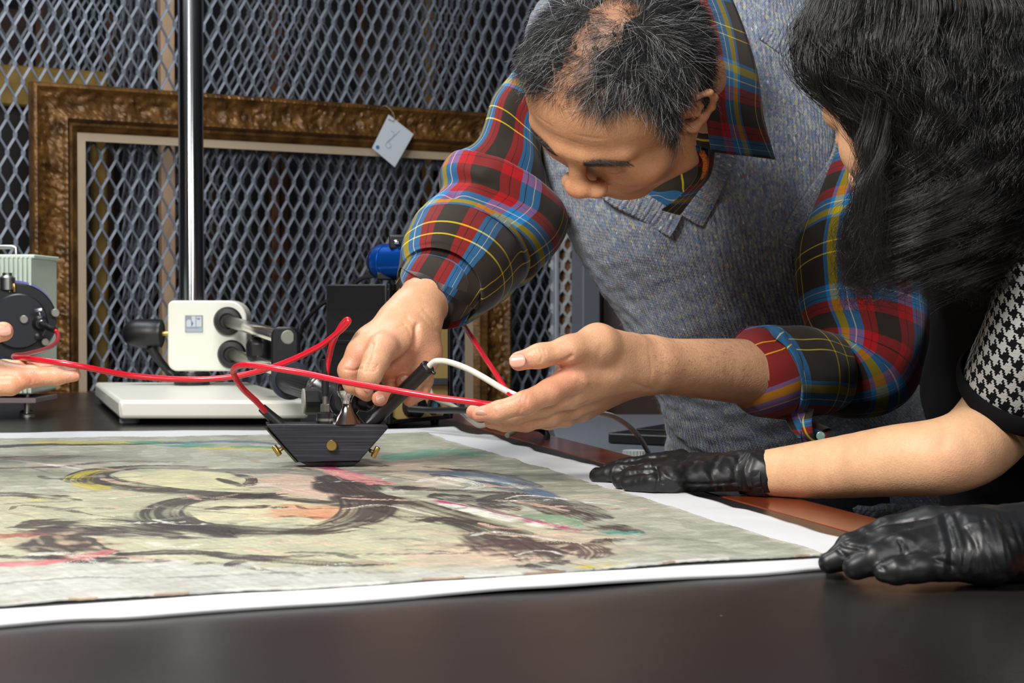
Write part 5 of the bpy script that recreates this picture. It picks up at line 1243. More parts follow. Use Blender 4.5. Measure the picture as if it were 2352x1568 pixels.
# brows
for s in (-1, 1):
    st_ = []
    for k in range(420):
        u = r.random(); c_ = np.array([s * (.012 + .040 * u), .1005 - .021 * u ** 1.6, .017 + .006 * math.sin(u * PI) + r.normal() * .0022])
        d_ = nrm(A(s * 1, -.15, .25 - .9 * u + r.normal() * .2)); st_.append(hw(np.array([c_, c_ + d_ * .004 + A(0, .0022, 0), c_ + d_ * .009 + A(0, .0020, -.001)])))
    hair_obj('eyebrow', st_, .00012, hair_mat('dark_brow', [(0, sr(20, 18, 18)), (1, sr(60, 58, 58))], .5), man)

# --- shirt sleeves 
CUFFM = TARTAN
secA = [(1285, 10, 1350, 50, 2.12, .7), (1232, 80, 1338, 140, 2.10, .72), (1176, 160, 1322, 225, 2.07, .75), (1128, 225, 1250, 330, 2.06, .8), (1098, 315, 1262, 410, 2.05, .8), (1040, 350, 1282, 470, 2.05, .78), (1010, 392, 1304, 520, 2.04, .75),
        (1010, 440, 1285, 565, 2.03, .75), (962, 490, 1245, 610, 2.01, .76), (945, 530, 1205, 640, 1.99, .78), (945, 580, 1130, 660, 1.97, .8), (960, 600, 1080, 660, 1.955, .8)]
V, Fc, UV = loft(secA, 150, 190, umul=.40, u0=.018, v0=.055)
V += normals(V, Fc) * (outward(V, Fc) * .0018 * vnoise(V, .09, 41))[:, None]
folds(V, Fc, [([(1240, 520, 1.95), (1160, 520, 1.92), (1080, 470, 1.93), (1030, 435, 1.97)], .009, .020), ([(1290, 500, 1.97), (1200, 560, 1.92), (1120, 530, 1.91)], .008, .016),
              ([(1075, 370, 1.97), (1050, 410, 1.95), (1090, 455, 1.93)], .009, .018), ([(1140, 330, 1.96), (1150, 400, 1.94), (1180, 450, 1.93)], .011, .011), ([(1110, 300, 1.97), (1120, 380, 1.96)], .010, -.006),
              ([(1050, 370, 1.98), (1100, 400, 1.97)], .010, -.008), ([(1180, 260, 1.98), (1210, 380, 1.97)], .010, .005), ([(1230, 600, 1.94), (1170, 590, 1.91), (1110, 560, 1.91)], .009, .014), ([(1010, 420, 1.97), (1100, 490, 1.93), (1200, 500, 1.93)], .010, -.006)])
slA = obj('shirt_sleeve', (V, Fc, UV), TARTAN, man, label='tartan sleeve of the reaching arm')
secC = [(952, 500, 1215, 628, 1.970, .92), (936, 528, 1200, 640, 1.958, .95), (926, 555, 1182, 655, 1.940, .97), (920, 580, 1160, 675, 1.926, .97), (917, 603, 1130, 697, 1.912, .97), (918, 612, 1100, 712, 1.900, .97), (927, 618, 1084, 704, 1.897, .93), (938, 612, 1076, 692, 1.904, .90)]
V, Fc, UV = loft(secC, 150, 70, umul=.42, u0=.012, v0=.20)
V += normals(V, Fc) * (outward(V, Fc) * .0012 * vnoise(V, .06, 42))[:, None]
obj('rolled_cuff', (V, Fc, UV), TARTAN, man, label='rolled-up tartan cuff above the reaching hand')
secB = [(1890, 60, 1960, 40, 2.12, .8), (1905, 110, 2090, 80, 2.09, .8), (1925, 180, 2180, 190, 2.06, .8), (1915, 320, 2170, 330, 2.05, .85), (1868, 450, 2155, 470, 2.03, .85), (1836, 560, 2140, 590, 2.0, .85), (1832, 660, 2136, 690, 1.97, .85), (1842, 735, 2132, 780, 1.95, .85),
        (1862, 775, 2110, 880, 1.93, .85), (1872, 775, 2050, 940, 1.92, .85), (1874, 772, 1960, 955, 1.905, .85), (1872, 768, 1890, 948, 1.89, .85), (1850, 765, 1862, 945, 1.875, .8), (1830, 775, 1835, 930, 1.865, .8)]
V, Fc, UV = loft(secB, 160, 200, umul=.46, u0=.035, v0=.075)
V += normals(V, Fc) * (outward(V, Fc) * .002 * vnoise(V, .10, 43))[:, None]
folds(V, Fc, [([(1850, 735, 1.86), (1900, 760, 1.85), (1980, 772, 1.84), (2060, 765, 1.84)], .008, .020), ([(1880, 775, 1.85), (1940, 820, 1.84), (1960, 850, 1.84)], .009, .016), ([(1900, 770, 1.85), (1990, 795, 1.84), (2070, 830, 1.84)], .008, .014),
              ([(1930, 790, 1.84), (1990, 840, 1.83), (2010, 880, 1.83)], .010, -.008), ([(1900, 745, 1.84), (2000, 745, 1.83), (2090, 720, 1.84)], .014, -.008), ([(2070, 800, 1.84), (2040, 870, 1.84)], .014, .007),
              ([(1850, 520, 1.92), (1900, 490, 1.92), (1960, 500, 1.92)], .012, .006), ([(1920, 400, 1.94), (1880, 520, 1.92), (1870, 620, 1.90)], .014, .004), ([(1845, 700, 1.88), (1900, 715, 1.87), (2000, 700, 1.86)], .012, .005)])
obj('shirt_sleeve', (V, Fc, UV), TARTAN, man, label='tartan sleeve of the arm bent at the elbow')
secD = [(1893, 766, 1896, 948, 1.885, .92, .0), (1884, 760, 1886, 952, 1.878, .95), (1850, 752, 1872, 956, 1.868, .97), (1810, 748, 1852, 960, 1.858, .97), (1770, 747, 1828, 962, 1.850, .97), (1730, 748, 1806, 962, 1.843, .97), (1718, 752, 1798, 956, 1.840, .95), (1724, 764, 1795, 940, 1.846, .9), (1736, 770, 1800, 934, 1.856, .88)]
V, Fc, UV = loft(secD, 150, 80, umul=.36, u0=.135, v0=.020)
V += normals(V, Fc) * (outward(V, Fc) * .0014 * vnoise(V, .06, 44))[:, None]
folds(V, Fc, [([(1790, 750, 1.81), (1785, 800, 1.80), (1800, 860, 1.80)], .010, .006), ([(1770, 830, 1.80), (1790, 860, 1.80)], .006, .006), ([(1720, 790, 1.80), (1760, 790, 1.80)], .010, -.003)])
obj('rolled_cuff', (V, Fc, UV), TARTAN, man, label='rolled-up tartan cuff hanging under the forearm')
# the loose cuff end with its two flaps and button
def flap(pts, m, uv0, th=.0012, du=.10):
    q = np.array([P(*p) for p in pts]).reshape(-1, 2, 3); L_, R_ = crom(q[:, 0], 24), crom(q[:, 1], 24); V = []; U = []
    for j in range(24):
        for i in range(10):
            k = i / 9; V.append(L_[j] * (1 - k) + R_[j] * k + A(0, -.004 * math.sin(k * PI), 0)); U.append((uv0[0] + k * np.linalg.norm(R_[j] - L_[j]), uv0[1] + j / 23 * du))
    return np.array(V), gridF(10, 24), np.array(U)
fl1 = obj('cuff_flap', flap([(1800, 935, 1.83), (1868, 935, 1.83), (1806, 960, 1.83), (1862, 955, 1.825), (1818, 985, 1.832), (1842, 985, 1.825), (1834, 1004, 1.835), (1838, 1006, 1.83)], TARTAN, (.08, .09)), TARTAN, man, solid=.0014)
obj('cuff_flap', flap([(1842, 945, 1.83), (1868, 940, 1.825), (1838, 970, 1.825), (1864, 965, 1.82), (1846, 995, 1.825), (1866, 992, 1.82), (1862, 1014, 1.83), (1872, 1012, 1.828)], TARTAN, (.03, .06)), TARTAN, man, solid=.0014)
cr_ = [P(1880 + 22 * math.cos(t), 1000 - 22 * math.sin(t), 1.83 + .006 * math.sin(t * 2)) for t in np.linspace(-.3, 3.6, 12)]
V = []; U = []
for j, c_ in enumerate(crom(cr_, 40)):
    for i in range(8): V.append(c_ + A(.003 * (i - 3), .010 * i / 7, .004 * math.sin(j * .1) - .008 * i / 7)); U.append((.12 + i / 7 * .02, .05 + j * .0015))
obj('cuff_flap', (np.array(V), gridF(8, 40), np.array(U)), TARTAN, man, solid=.0014)
obj('cuff_button', rcyl(P(1885, 1001, 1.822), P(1885, 1001, 1.827), .0052, .001, 20), mat('green_button', (120, 150, 140), .2), man)

# --- vest: an oval loft with the neck opening cut out, rib bands laid along the openings
secV = [(1330, -60, 1860, -20, 2.14, .40), (1235, 20, 1900, 30, 2.12, .40), (1195, 120, 1925, 140, 2.10, .42), (1200, 230, 1945, 260, 2.09, .44), (1222, 340, 1950, 380, 2.08, .46), (1252, 430, 1955, 480, 2.08, .48),
        (1295, 515, 1960, 580, 2.09, .50), (1345, 600, 1985, 680, 2.11, .50), (1400, 690, 2025, 780, 2.14, .50), (1448, 765, 2075, 860, 2.17, .48), (1490, 840, 2125, 920, 2.20, .48), (1520, 910, 2185, 985, 2.23, .48),
        (1530, 980, 2250, 1040, 2.27, .46), (1528, 1050, 2290, 1095, 2.30, .46), (1535, 1110, 2305, 1130, 2.31, .46), (1550, 1180, 2300, 1180, 2.32, .44)]
V, Fc, UV = loft(secV, 300, 320, umul=.98)
V += normals(V, Fc) * (outward(V, Fc) * (.004 * vnoise(V, .16, 45) + .0012 * vnoise(V, .03, 46)))[:, None]
folds(V, Fc, [([(1700, 380, 1.93), (1800, 400, 1.93), (1850, 470, 1.93)], .02, .006), ([(1560, 620, 1.95), (1700, 660, 1.95), (1830, 700, 1.95)], .03, .006), ([(1640, 950, 2.08), (1760, 985, 2.08), (1850, 1000, 2.08)], .02, .010), ([(1420, 560, 1.96), (1500, 640, 1.96)], .03, .006)])
def project(V):
    q = V - CAM; zz = q[:, 1] * cp - q[:, 2] * sp_; yy = q[:, 1] * sp_ + q[:, 2] * cp
    return np.c_[1176 + F * q[:, 0] / zz, 784 - F * yy / zz]
def inpoly(pp, poly):
    ins = np.zeros(len(pp), bool); j = len(poly) - 1
    for i in range(len(poly)):
        xi, yi = poly[i]; xj, yj = poly[j]; ins ^= ((yi > pp[:, 1]) != (yj > pp[:, 1])) & (pp[:, 0] < (xj - xi) * (pp[:, 1] - yi) / (yj - yi + 1e-9) + xi); j = i
    return ins
Nv = normals(V, Fc) * outward(V, Fc); VV, VF, VU = V, Fc, UV.reshape(-1, 4, 2)
cen = V[Fc].mean(1); fn = Nv[Fc].mean(1); facing = (fn * (CAM - cen)).sum(1) > 0
NECK = [(1566, 492), (1610, 420), (1648, 345), (1690, 200), (1680, 60), (1640, -40), (1420, -60), (1330, 120), (1380, 300), (1470, 440), (1520, 470)]
cut = inpoly(project(cen), NECK) & facing
obj('vest', (VV, VF[~cut], VU[~cut].reshape(-1, 2)), TWEED, man, label='grey-blue flecked tweed knitted vest', solid=.004)
# shirt body inside
c_in = V - Nv * .010; ysel = np.arange(len(Fc)) < len(Fc) * .42
obj('shirt_front', (c_in, Fc[ysel], UV.reshape(-1, 4, 2)[ysel].reshape(-1, 2)), TARTAN, man, label='tartan shirt showing in the neck of the vest')
fz = np.where((Nv * (CAM - V)).sum(1) > -.25 * np.linalg.norm(CAM - V, axis=1))[0]; fz = r.choice(fz, 16000); fz = fz[~inpoly(project(V[fz]), NECK)]
fp_ = V[fz] + r.normal(size=(len(fz), 3)) * .001; fd_ = Nv[fz] * .6 + r.normal(size=(len(fz), 3)) * .7; fd_ /= np.linalg.norm(fd_, axis=1)[:, None]; fe_ = fd_ + r.normal(size=fd_.shape) * .5
fl__ = r.uniform(.0025, .006, len(fz))[:, None]
hair_obj('wool_fuzz', [np.array([a_, a_ + d_ * l_ * .5, a_ + (d_ * .5 + e_ * .5) * l_]) for a_, d_, e_, l_ in zip(fp_, fd_, fe_, fl__)], .00007, hair_mat('wool_fibre', [(0, sr(90, 104, 130)), (.5, sr(140, 146, 150)), (.9, sr(150, 150, 120)), (1, sr(210, 214, 216))], .7, .2), man, 'fine wool fuzz standing off the vest')
# surface lookup: the point of the vest's near side under a pixel
pp = project(V); near = (Nv * (CAM - V)).sum(1) > 0; NP, NV_, NN = pp[near], V[near], Nv[near]
def on_vest(px, py, lift=.0):
    d = np.hypot(NP[:, 0] - px, NP[:, 1] - py); i = np.argsort(d)[:6]; w_ = 1 / (d[i] + 1); dep = ((np.linalg.norm(NV_[i] - CAM, axis=1)) * w_).sum() / w_.sum()
    n_ = nrm((NN[i] * w_[:, None]).sum(0)); return CAM + ray(px, py) * dep + n_ * lift, n_
def band(path, w, m, name, lift=.003, side=1, rib=.0075, label=None, h=.0030):
    """ribbed knit band following a path over the vest: path in pixels, w in metres"""
    q = np.array([np.r_[on_vest(*p, lift)] .reshape(2, 3).ravel() for p in path]); k = 10 * len(path); q = crom(q, k * 3); C_, N__ = q[:, :3], q[:, 3:]
    T = np.gradient(C_, axis=0); S_ = np.cumsum(np.r_[0, np.linalg.norm(np.diff(C_, axis=0), axis=1)]); S = S_[-1]; n_ = int(S / .0012)
    s_ = np.linspace(0, S, n_); C_ = np.stack([np.interp(s_, S_, C_[:, i]) for i in range(3)], 1); N__ = np.stack([np.interp(s_, S_, N__[:, i]) for i in range(3)], 1); T = np.gradient(C_, axis=0)
    nu = 12; V = []; U = []
    for i in range(n_):
        n0 = nrm(N__[i]); sd = nrm(np.cross(nrm(T[i]), n0)) * side; r_0 = .5 + .5 * math.sin(2 * PI * s_[i] / rib)
        for j in range(nu):
            u = j / (nu - 1); prof_ = max(0., math.sin(PI * min(1, max(0, u)))) ** .5
            V.append(C_[i] + sd * w * u + n0 * (prof_ * (h * .45 + h * .35 * r_0) - .0022)); U.append((s_[i], u * w))
    V = np.array(V); return obj(name, (V, gridF(nu, n_), np.array(U)), m, man, label=label, solid=.003)
band([(1640, 335), (1612, 405), (1590, 450), (1566, 494)], .030, TWEED, 'neck_rib', side=-1, label='ribbed neckband, right side of the V')
band([(1566, 494), (1530, 474), (1490, 450), (1440, 425), (1400, 390)], .030, TWEED, 'neck_rib', side=-1, label='ribbed neckband, left side of the V')
band([(1760, 60), (1850, 130), (1905, 220), (1935, 300), (1925, 390), (1885, 460), (1845, 520), (1828, 570)], .026, TWEED, 'armhole_rib', side=1, lift=.006)
band([(1212, 300), (1228, 380), (1258, 450), (1300, 520)], .026, TWEED, 'armhole_rib', side=-1, lift=.004)

# --- collar wings
def sheet(left, right, n=40, mcol=14, uv0=(0, 0), bulge=.006, uvs=1.0):
    L_ = crom(np.array([P(*p) for p in left]), n); R_ = crom(np.array([P(*p) for p in right]), n); V = []; U = []
    sL_ = np.r_[0, np.cumsum(np.linalg.norm(np.diff(L_, axis=0), axis=1))]
    for j in range(n):
        w_ = np.linalg.norm(R_[j] - L_[j])
        for i in range(mcol):
            k = i / (mcol - 1); V.append(L_[j] * (1 - k) + R_[j] * k - ray(1500, 300) * bulge * math.sin(k * PI)); U.append((uv0[0] + k * w_ * uvs, uv0[1] + sL_[j] * uvs))
    return np.array(V), gridF(mcol, n), np.array(U)
_cw = sheet([(1540, -60, 1.84), (1580, 20, 1.80), (1610, 120, 1.76), (1618, 240, 1.75), (1632, 348, 1.79)], [(1650, -70, 1.92), (1705, 60, 1.88), (1738, 170, 1.86), (1752, 270, 1.865), (1778, 366, 1.885)], uv0=(.128, 0), bulge=.008); _cw[2][:, 1] = .340 - _cw[2][:, 1]; obj('collar_wing', _cw, TARTAN, man, solid=.0016, label='tartan shirt collar wing lying over the vest')
obj('collar_stand', sheet([(1590, 330, 1.80), (1600, 400, 1.82), (1560, 450, 1.86), (1520, 480, 1.90)], [(1640, 346, 1.83), (1630, 400, 1.86), (1600, 440, 1.90), (1560, 492, 1.94)], uv0=(.02, .10)), TARTAN, man, solid=.0016)
obj('collar_lining', tube([P(1612, 350, 1.80), P(1622, 372, 1.81), P(1614, 400, 1.83), P(1606, 408, 1.84)], .0035, 8), mat('patterned_lining', (196, 110, 40), .7, var=.6, vscale=300), man, label='orange patterned strip inside the collar')
# --- trousers and shoes
f = Field((-.10, 1.9, 0), (1.0, 2.8, 1.1), .008)
f.cap(waist, hip, .135, .155, k=.06)
for s in (-1, 1):
    hp = hip + A(s * .09, .02, -.06); kn = A(hp[0] + s * .02, hp[1] - .01, .48); an = A(hp[0] + s * .03, hp[1] + .06, .10)
    f.chain([hp, kn, an], [.112, .078, .066], k=.03)
tv, tf = f.mesh(1); tv += normals(tv, tf) * (outward(tv, tf) * .004 * vnoise(tv, .12, 47))[:, None]
obj('trousers', (tv, tf), mat('dark_denim', (24, 28, 42), .85, bump=.0004, bscale=900), man, label='dark blue trousers')
for s in (-1, 1):
    an = A(hip[0] + s * .12, hip[1] + .08, .05); f = Field(an + A(-.1, -.28, -.06), an + A(.1, .12, .09), .004)
    f.cap(an + A(0, .04, 0), an + A(-.02, -.15, -.012), .042, .036, k=.02); f.ell(an + A(0, .02, .03), (.045, .05, .04), k=.02)
    v_, f_ = f.mesh(1); v_[:, 2] = np.maximum(v_[:, 2], .002); obj('shoe', (v_, f_), mat('black_leather', (20, 18, 18), .35), man)
# ================================================================ the woman
wom = thing('person', 'woman with long wavy black hair and black gloves leaning over the table at the right', 'person', (.62, 1.62, 0))
WP = head_pose(26, 142, -4); WC = P(2122, 214, 1.50); WSV = A(.98, .94, .96)
wnk = ((P(2290, 430, 1.60) - WC) @ WP) / WSV
wv0, wf0 = head_field(.0026, neck=[A(0, -.02, -.04), A(0, -.02, -.04) * .5 + wnk * .5, wnk], male=False)
WV = WC + (wv0 * WSV) @ WP.T
wc0 = np.ones((len(wv0), 3)) * L3((214, 166, 130)); tint(wv0, wc0, (0, .1, -.073), .016, (190, 110, 100), .6)
for s in (-1, 1): tint(wv0, wc0, (s * .032, .09, -.004), .010, (176, 128, 100), .5)
# the bare arm that reaches along the table
SKW = (222, 178, 138)
arm1 = [P(1745, 1087, 1.610), P(1880, 1078, 1.575), P(2050, 1058, 1.525), P(2190, 1042, 1.505), P(2275, 985, 1.555), P(2360, 850, 1.600), P(2450, 640, 1.600)]
q = np.array(arm1); f = Field(q.min(0) - .06, q.max(0) + .06, .0025)
f.cap(P(1660, 1088, 1.625), arm1[0], .016, .0195, k=.02, flat=((0, .3, 1), 1.15))
f.chain(list(crom(np.array(arm1), 26)), list(np.interp(np.linspace(0, 6, 26), range(7), [.0212, .0275, .0325, .0350, .0380, .0425, .0470])), k=.005)
a1v, a1f = f.mesh(1)
front_crease(a1v, a1f, [([(2150, 950), (2172, 985), (2166, 1020)], .0055, .0014)])
a1c = np.ones((len(a1v), 3)) * L3(SKW); tint(a1v, a1c, P(2230, 1100, 1.46), .04, (214, 150, 122), .4); tint(a1v, a1c, P(1955, 1062, 1.52), .0016, (170, 90, 70), .8)
arm2 = [P(2300, 1250, 1.100), P(2440, 1235, 1.115), P(2620, 1180, 1.18), P(2740, 1080, 1.26), P(2700, 620, 1.42)]
q = np.array(arm2); f = Field(q.min(0) - .06, q.max(0) + .06, .005); f.chain(list(crom(np.array(arm2), 26)), list(np.interp(np.linspace(0, 4, 26), range(5), [.016, .0205, .029, .034, .040])), k=.005); a2v, a2f = f.mesh(1)
# trunk, legs, coarse
ts = P(2400, 520, 1.60); tw = P(2430, 900, 1.72); th_ = P(2480, 1150, 1.80)
f = Field((.25, 1.15, 0), (1.15, 2.1, 1.40), .01)
f.cap(ts, tw, .075, .08, k=.05); f.cap(tw, th_, .08, .11, k=.05); f.cap(arm1[-1], arm2[-1], .045, .045, k=.05); f.cap(WC + A(.03, .03, -.09), ts, .042, .06, k=.04)
f.cap(arm2[-1], ts, .04, .06, k=.03); f.cap(arm1[-1], ts, .04, .06, k=.03)
for s in (-1, 1):
    hp = th_ + A(.02, s * .08, -.05); kn = A(hp[0], hp[1], .46); an = A(hp[0] + .05, hp[1], .08); f.chain([hp, kn, an], [.085, .052, .038], k=.03); f.cap(an + A(.01, 0, -.04), an + A(-.16, 0, -.05), .032, .026, k=.02)
t_v, t_f = f.mesh(1)
sc0 = lambda v: np.ones((len(v), 3)) * L3(SKW)
B = catm((WV, wf0, wc0), (a1v, a1f, a1c), (a2v, a2f, sc0(a2v)), (t_v, t_f, sc0(t_v)))
wbody = obj('body', (B[0], B[1]), skin_mat('skin_fair', (222, 178, 138), None, rough=.56), wom, colr=B[2])
# black dress body
f = Field((.20, 1.10, .2), (1.25, 2.15, 1.25), .009)
f.cap(P(2350, 580, 1.62), P(2360, 900, 1.70), .088, .092, k=.05); f.cap(P(2360, 900, 1.70), P(2470, 1180, 1.82), .095, .13, k=.05); f.cap(th_, A(th_[0], th_[1], .55), .14, .17, k=.05)
f.cap(arm2[-1], P(2400, 560, 1.60), .060, .085, k=.04); f.cap(arm1[-1] + A(.04, .05, .01), P(2400, 560, 1.62), .05, .07, k=.04)
dv0, df0 = f.mesh(1); dv0 += normals(dv0, df0) * (outward(dv0, df0) * .004 * vnoise(dv0, .1, 61))[:, None]
obj('dress', (dv0, df0), mat('black_jersey', (10, 11, 14), .9, spec=.2), wom, label='black dress front behind the patterned sleeve')
for s in (-1, 1):
    an = A(th_[0] + .07, th_[1] + s * .08, .045); f = Field(an + A(-.26, -.09, -.06), an + A(.1, .09, .09), .005)
    f.cap(an + A(.02, 0, 0), an + A(-.15, 0, -.012), .038, .030, k=.02); v_, f_ = f.mesh(1); v_[:, 2] = np.maximum(v_[:, 2], .002); obj('shoe', (v_, f_), mat('black_leather', (20, 18, 18), .35), wom)
# houndstooth sleeve
HT = mat('houndstooth_knit', (200, 200, 198), .9, spec=.15); nt, b = nodes(HT)
uvn = N_(nt, 'ShaderNodeUVMap'); uvn.uv_map = 'UVMap'; mp = N_(nt, 'ShaderNodeMapping'); mp.inputs['Rotation'].default_value = (0, 0, .20); nt.links.new(uvn.outputs[0], mp.inputs[0])
sx = N_(nt, 'ShaderNodeSeparateXYZ'); nt.links.new(mp.outputs[0], sx.inputs[0])
TH = .0122 / 8
fi = math_(nt, 'FLOOR', math_(nt, 'DIVIDE', sx.outputs[0], TH)); fj = math_(nt, 'FLOOR', math_(nt, 'DIVIDE', sx.outputs[1], TH))
wi = math_(nt, 'LESS_THAN', math_(nt, 'FLOORED_MODULO', fi, 8.0), 3.5); wj = math_(nt, 'LESS_THAN', math_(nt, 'FLOORED_MODULO', fj, 8.0), 3.5)
tw_ = math_(nt, 'LESS_THAN', math_(nt, 'FLOORED_MODULO', math_(nt, 'ADD', fi, fj), 4.0), 1.5)
sel_ = math_(nt, 'ADD', math_(nt, 'MULTIPLY', tw_, wi), math_(nt, 'MULTIPLY', math_(nt, 'SUBTRACT', 1.0, tw_), wj))
nt.links.new(mix_(nt, sel_, sr(178, 180, 178), sr(16, 16, 18)), b.inputs['Base Color'])
n1 = N_(nt, 'ShaderNodeTexNoise'); n1.inputs['Scale'].default_value = 900; nt.links.new(uvn.outputs[0], n1.inputs['Vector'])
bp = N_(nt, 'ShaderNodeBump'); bp.inputs['Distance'].default_value = .0005; nt.links.new(n1.outputs[0], bp.inputs['Height']); nt.links.new(bp.outputs[0], b.inputs['Normal'])
secS = [(2330, 420, 2560, 400, 1.46, .9), (2296, 520, 2560, 500, 1.47, .9), (2284, 610, 2550, 600, 1.48, .9), (2274, 690, 2535, 700, 1.49, .9), (2246, 770, 2510, 800, 1.505, .92), (2216, 830, 2480, 880, 1.525, .94), (2204, 862, 2468, 916, 1.538, .94)]
V, Fc, UV = loft(secS, 120, 120, umul=.30)
V += normals(V, Fc) * (outward(V, Fc) * .0025 * vnoise(V, .09, 62))[:, None]
obj('dress_sleeve', (V, Fc, UV), HT, wom, solid=.002, label='black and white houndstooth short sleeve')
V, Fc, UV = loft([(2206, 846, 2478, 898, 1.530, 1.02), (2197, 860, 2478, 912, 1.5345, 1.05), (2198, 880, 2474, 930, 1.541, 1.05), (2208, 887, 2462, 936, 1.543, .98)], 120, 24)
obj('sleeve_hem', (V, Fc, UV), mat('black_binding', (14, 14, 16), .9, spec=.15), wom, solid=.0015, label='plain black hem band')

# --- gloves
GLV = mat('black_nitrile', (24, 25, 27), .42, spec=.45, bump=.0003, bscale=60, stretch=(1.0, 1.0, 1.0))
def wrinkle(V, Fc, amt, seed, stretch=(1, 1, 1), sc=.016):
    N = normals(V, Fc) * outward(V, Fc); W_ = V * A(*stretch); n1 = vnoise(W_, sc, seed); n2 = vnoise(W_ * 1.7 + 3, sc, seed + 1)
    V += N * (amt * (1 - 2 * np.abs(n1)).clip(-.6, 1) + amt * .5 * (1 - 2 * np.abs(n2)).clip(-.6, 1))[:, None]
# far glove, flat on the sheet
g0 = P(1738, 1088, 1.615); js = [g0, P(1350, 1090, 1.66), P(1500, 1060, 1.7)]
f = Field(np.min(js, 0) - A(.03, .09, .05), np.max(js, 0) + A(.05, .09, .05), .0016)
up_ = A(0, 0, 1)
f.cap(P(1752, 1090, 1.605), P(1700, 1089, 1.618), .0250, .0245, k=.01, flat=(up_, 1.02)); f.cap(P(1700, 1089, 1.618), P(1620, 1090, 1.63), .0235, .026, k=.014, flat=(up_, 1.3))
f.cap(P(1640, 1082, 1.65), P(1560, 1072, 1.68), .024, .018, k=.012, flat=(up_, 1.25)); f.cap(P(1640, 1098, 1.61), P(1540, 1098, 1.60), .022, .0165, k=.012, flat=(up_, 1.15))
f.chain([P(1560, 1062, 1.70), P(1500, 1064, 1.71), P(1440, 1072, 1.72), P(1392, 1082, 1.72)], [.0145, .0105, .0095, .0080], k=.004)
f.chain([P(1560, 1078, 1.66), P(1480, 1080, 1.67), P(1420, 1086, 1.68), P(1372, 1092, 1.69)], [.0145, .0108, .0098, .0085], k=.004)
f.chain([P(1545, 1092, 1.61), P(1490, 1088, 1.615), P(1450, 1096, 1.62), P(1424, 1103, 1.625)], [.0150, .0112, .0100, .0088], k=.004)
f.chain([P(1545, 1104, 1.59), P(1500, 1108, 1.59), P(1468, 1110, 1.60), P(1440, 1111, 1.605)], [.0130, .0090, .0085, .0070], k=.003)
gv, gf_ = f.mesh(1); wrinkle(gv, gf_, .00065, 70, (1, 1, .7), .030)
front_crease(gv, gf_, [([(1508, 1075), (1512, 1100), (1508, 1122)], .0016, .0026), ([(1700, 1050), (1690, 1080), (1700, 1120)], .0030, .0016), ([(1650, 1045), (1635, 1085), (1650, 1125)], .003, .0014), ([(1600, 1050), (1570, 1090)], .0024, .0012),
                       ([(1725, 1045), (1712, 1080), (1722, 1115)], .0025, -.0020), ([(1450, 1060), (1520, 1052)], .002, .0012), ([(1430, 1075), (1500, 1072)], .0016, .0012), ([(1520, 1110), (1620, 1112), (1690, 1108)], .0014, .0014), ([(1560, 1060), (1640, 1060)], .002, .0010)])
gv[:, 2] = np.maximum(gv[:, 2], TZ + .0052)
glv1 = obj('glove', (gv, gf_), GLV, wom, label='black disposable glove on the farther hand')
cuff = [P(1738, 1028, 1.60), P(1762, 1046, 1.575), P(1748, 1090, 1.565), P(1738, 1122, 1.575), P(1790, 1150, 1.585), P(1780, 1148, 1.63), P(1760, 1080, 1.65), P(1750, 1036, 1.635), P(1738, 1028, 1.60)]
V, Fc, UV = loft([(1700, 1040, 1700, 1136, 1.613, .85), (1725, 1036, 1722, 1140, 1.61, .9), (1748, 1036, 1742, 1146, 1.606, .95), (1758, 1038, 1772, 1152, 1.602, .95)], 60, 24)
V += normals(V, Fc) * (outward(V, Fc) * .0012 * vnoise(V, .02, 71))[:, None]; V[:, 2] = np.maximum(V[:, 2], TZ + .0015)
obj('glove_cuff', (V, Fc, UV), GLV, glv1, solid=.0006)
# near glove
js = [P(1890, 1280, 1.10), P(2500, 1250, 1.10)]
f = Field(np.min(js, 0) - A(.02, .08, .06), np.max(js, 0) + A(.02, .08, .06), .0014)
f.cap(P(2500, 1222, 1.13), P(2360, 1248, 1.11), .030, .026, k=.012); f.cap(P(2360, 1246, 1.11), P(2230, 1248, 1.10), .0265, .0270, k=.014, flat=(up_, 1.12))
f.cap(P(2260, 1232, 1.13), P(2130, 1222, 1.15), .0220, .0180, k=.012); f.cap(P(2260, 1252, 1.10), P(2140, 1250, 1.10), .0220, .0165, k=.012); f.cap(P(2270, 1272, 1.08), P(2160, 1292, 1.075), .0205, .0125, k=.012)
f.chain([P(2140, 1215, 1.15), P(2040, 1222, 1.155), P(1955, 1256, 1.15), P(1918, 1288, 1.145)], [.0165, .0110, .0098, .0088], k=.004)     # first finger, curled
f.chain([P(2140, 1240, 1.12), P(2040, 1242, 1.12), P(1960, 1272, 1.115), P(1905, 1292, 1.115)], [.0150, .0108, .0098, .0078], k=.004)
f.chain([P(2150, 1256, 1.09), P(2072, 1262, 1.085), P(2010, 1284, 1.082), P(1965, 1302, 1.085)], [.0150, .0116, .0102, .0086], k=.0035)
f.chain([P(2165, 1290, 1.075), P(2110, 1304, 1.068), P(2060, 1312, 1.066), P(2030, 1316, 1.068)], [.0125, .0098, .0086, .0066], k=.0035)
gv, gf_ = f.mesh(1); wrinkle(gv, gf_, .00035, 80, (1, 1, .35), .030)
rr_ = np.random.default_rng(3); ln = []
for k in range(26):
    x = 2165 + k * 10 + rr_.uniform(-5, 5); y0 = rr_.uniform(1180, 1215); y1 = rr_.uniform(1290, 1335)
    ln.append(([(x - 8, y0), (x + rr_.uniform(-2, 16), (y0 + y1) / 2), (x + rr_.uniform(0, 26), y1)], rr_.uniform(.0011, .0022), rr_.choice([1, -1]) * rr_.uniform(.0006, .0014)))
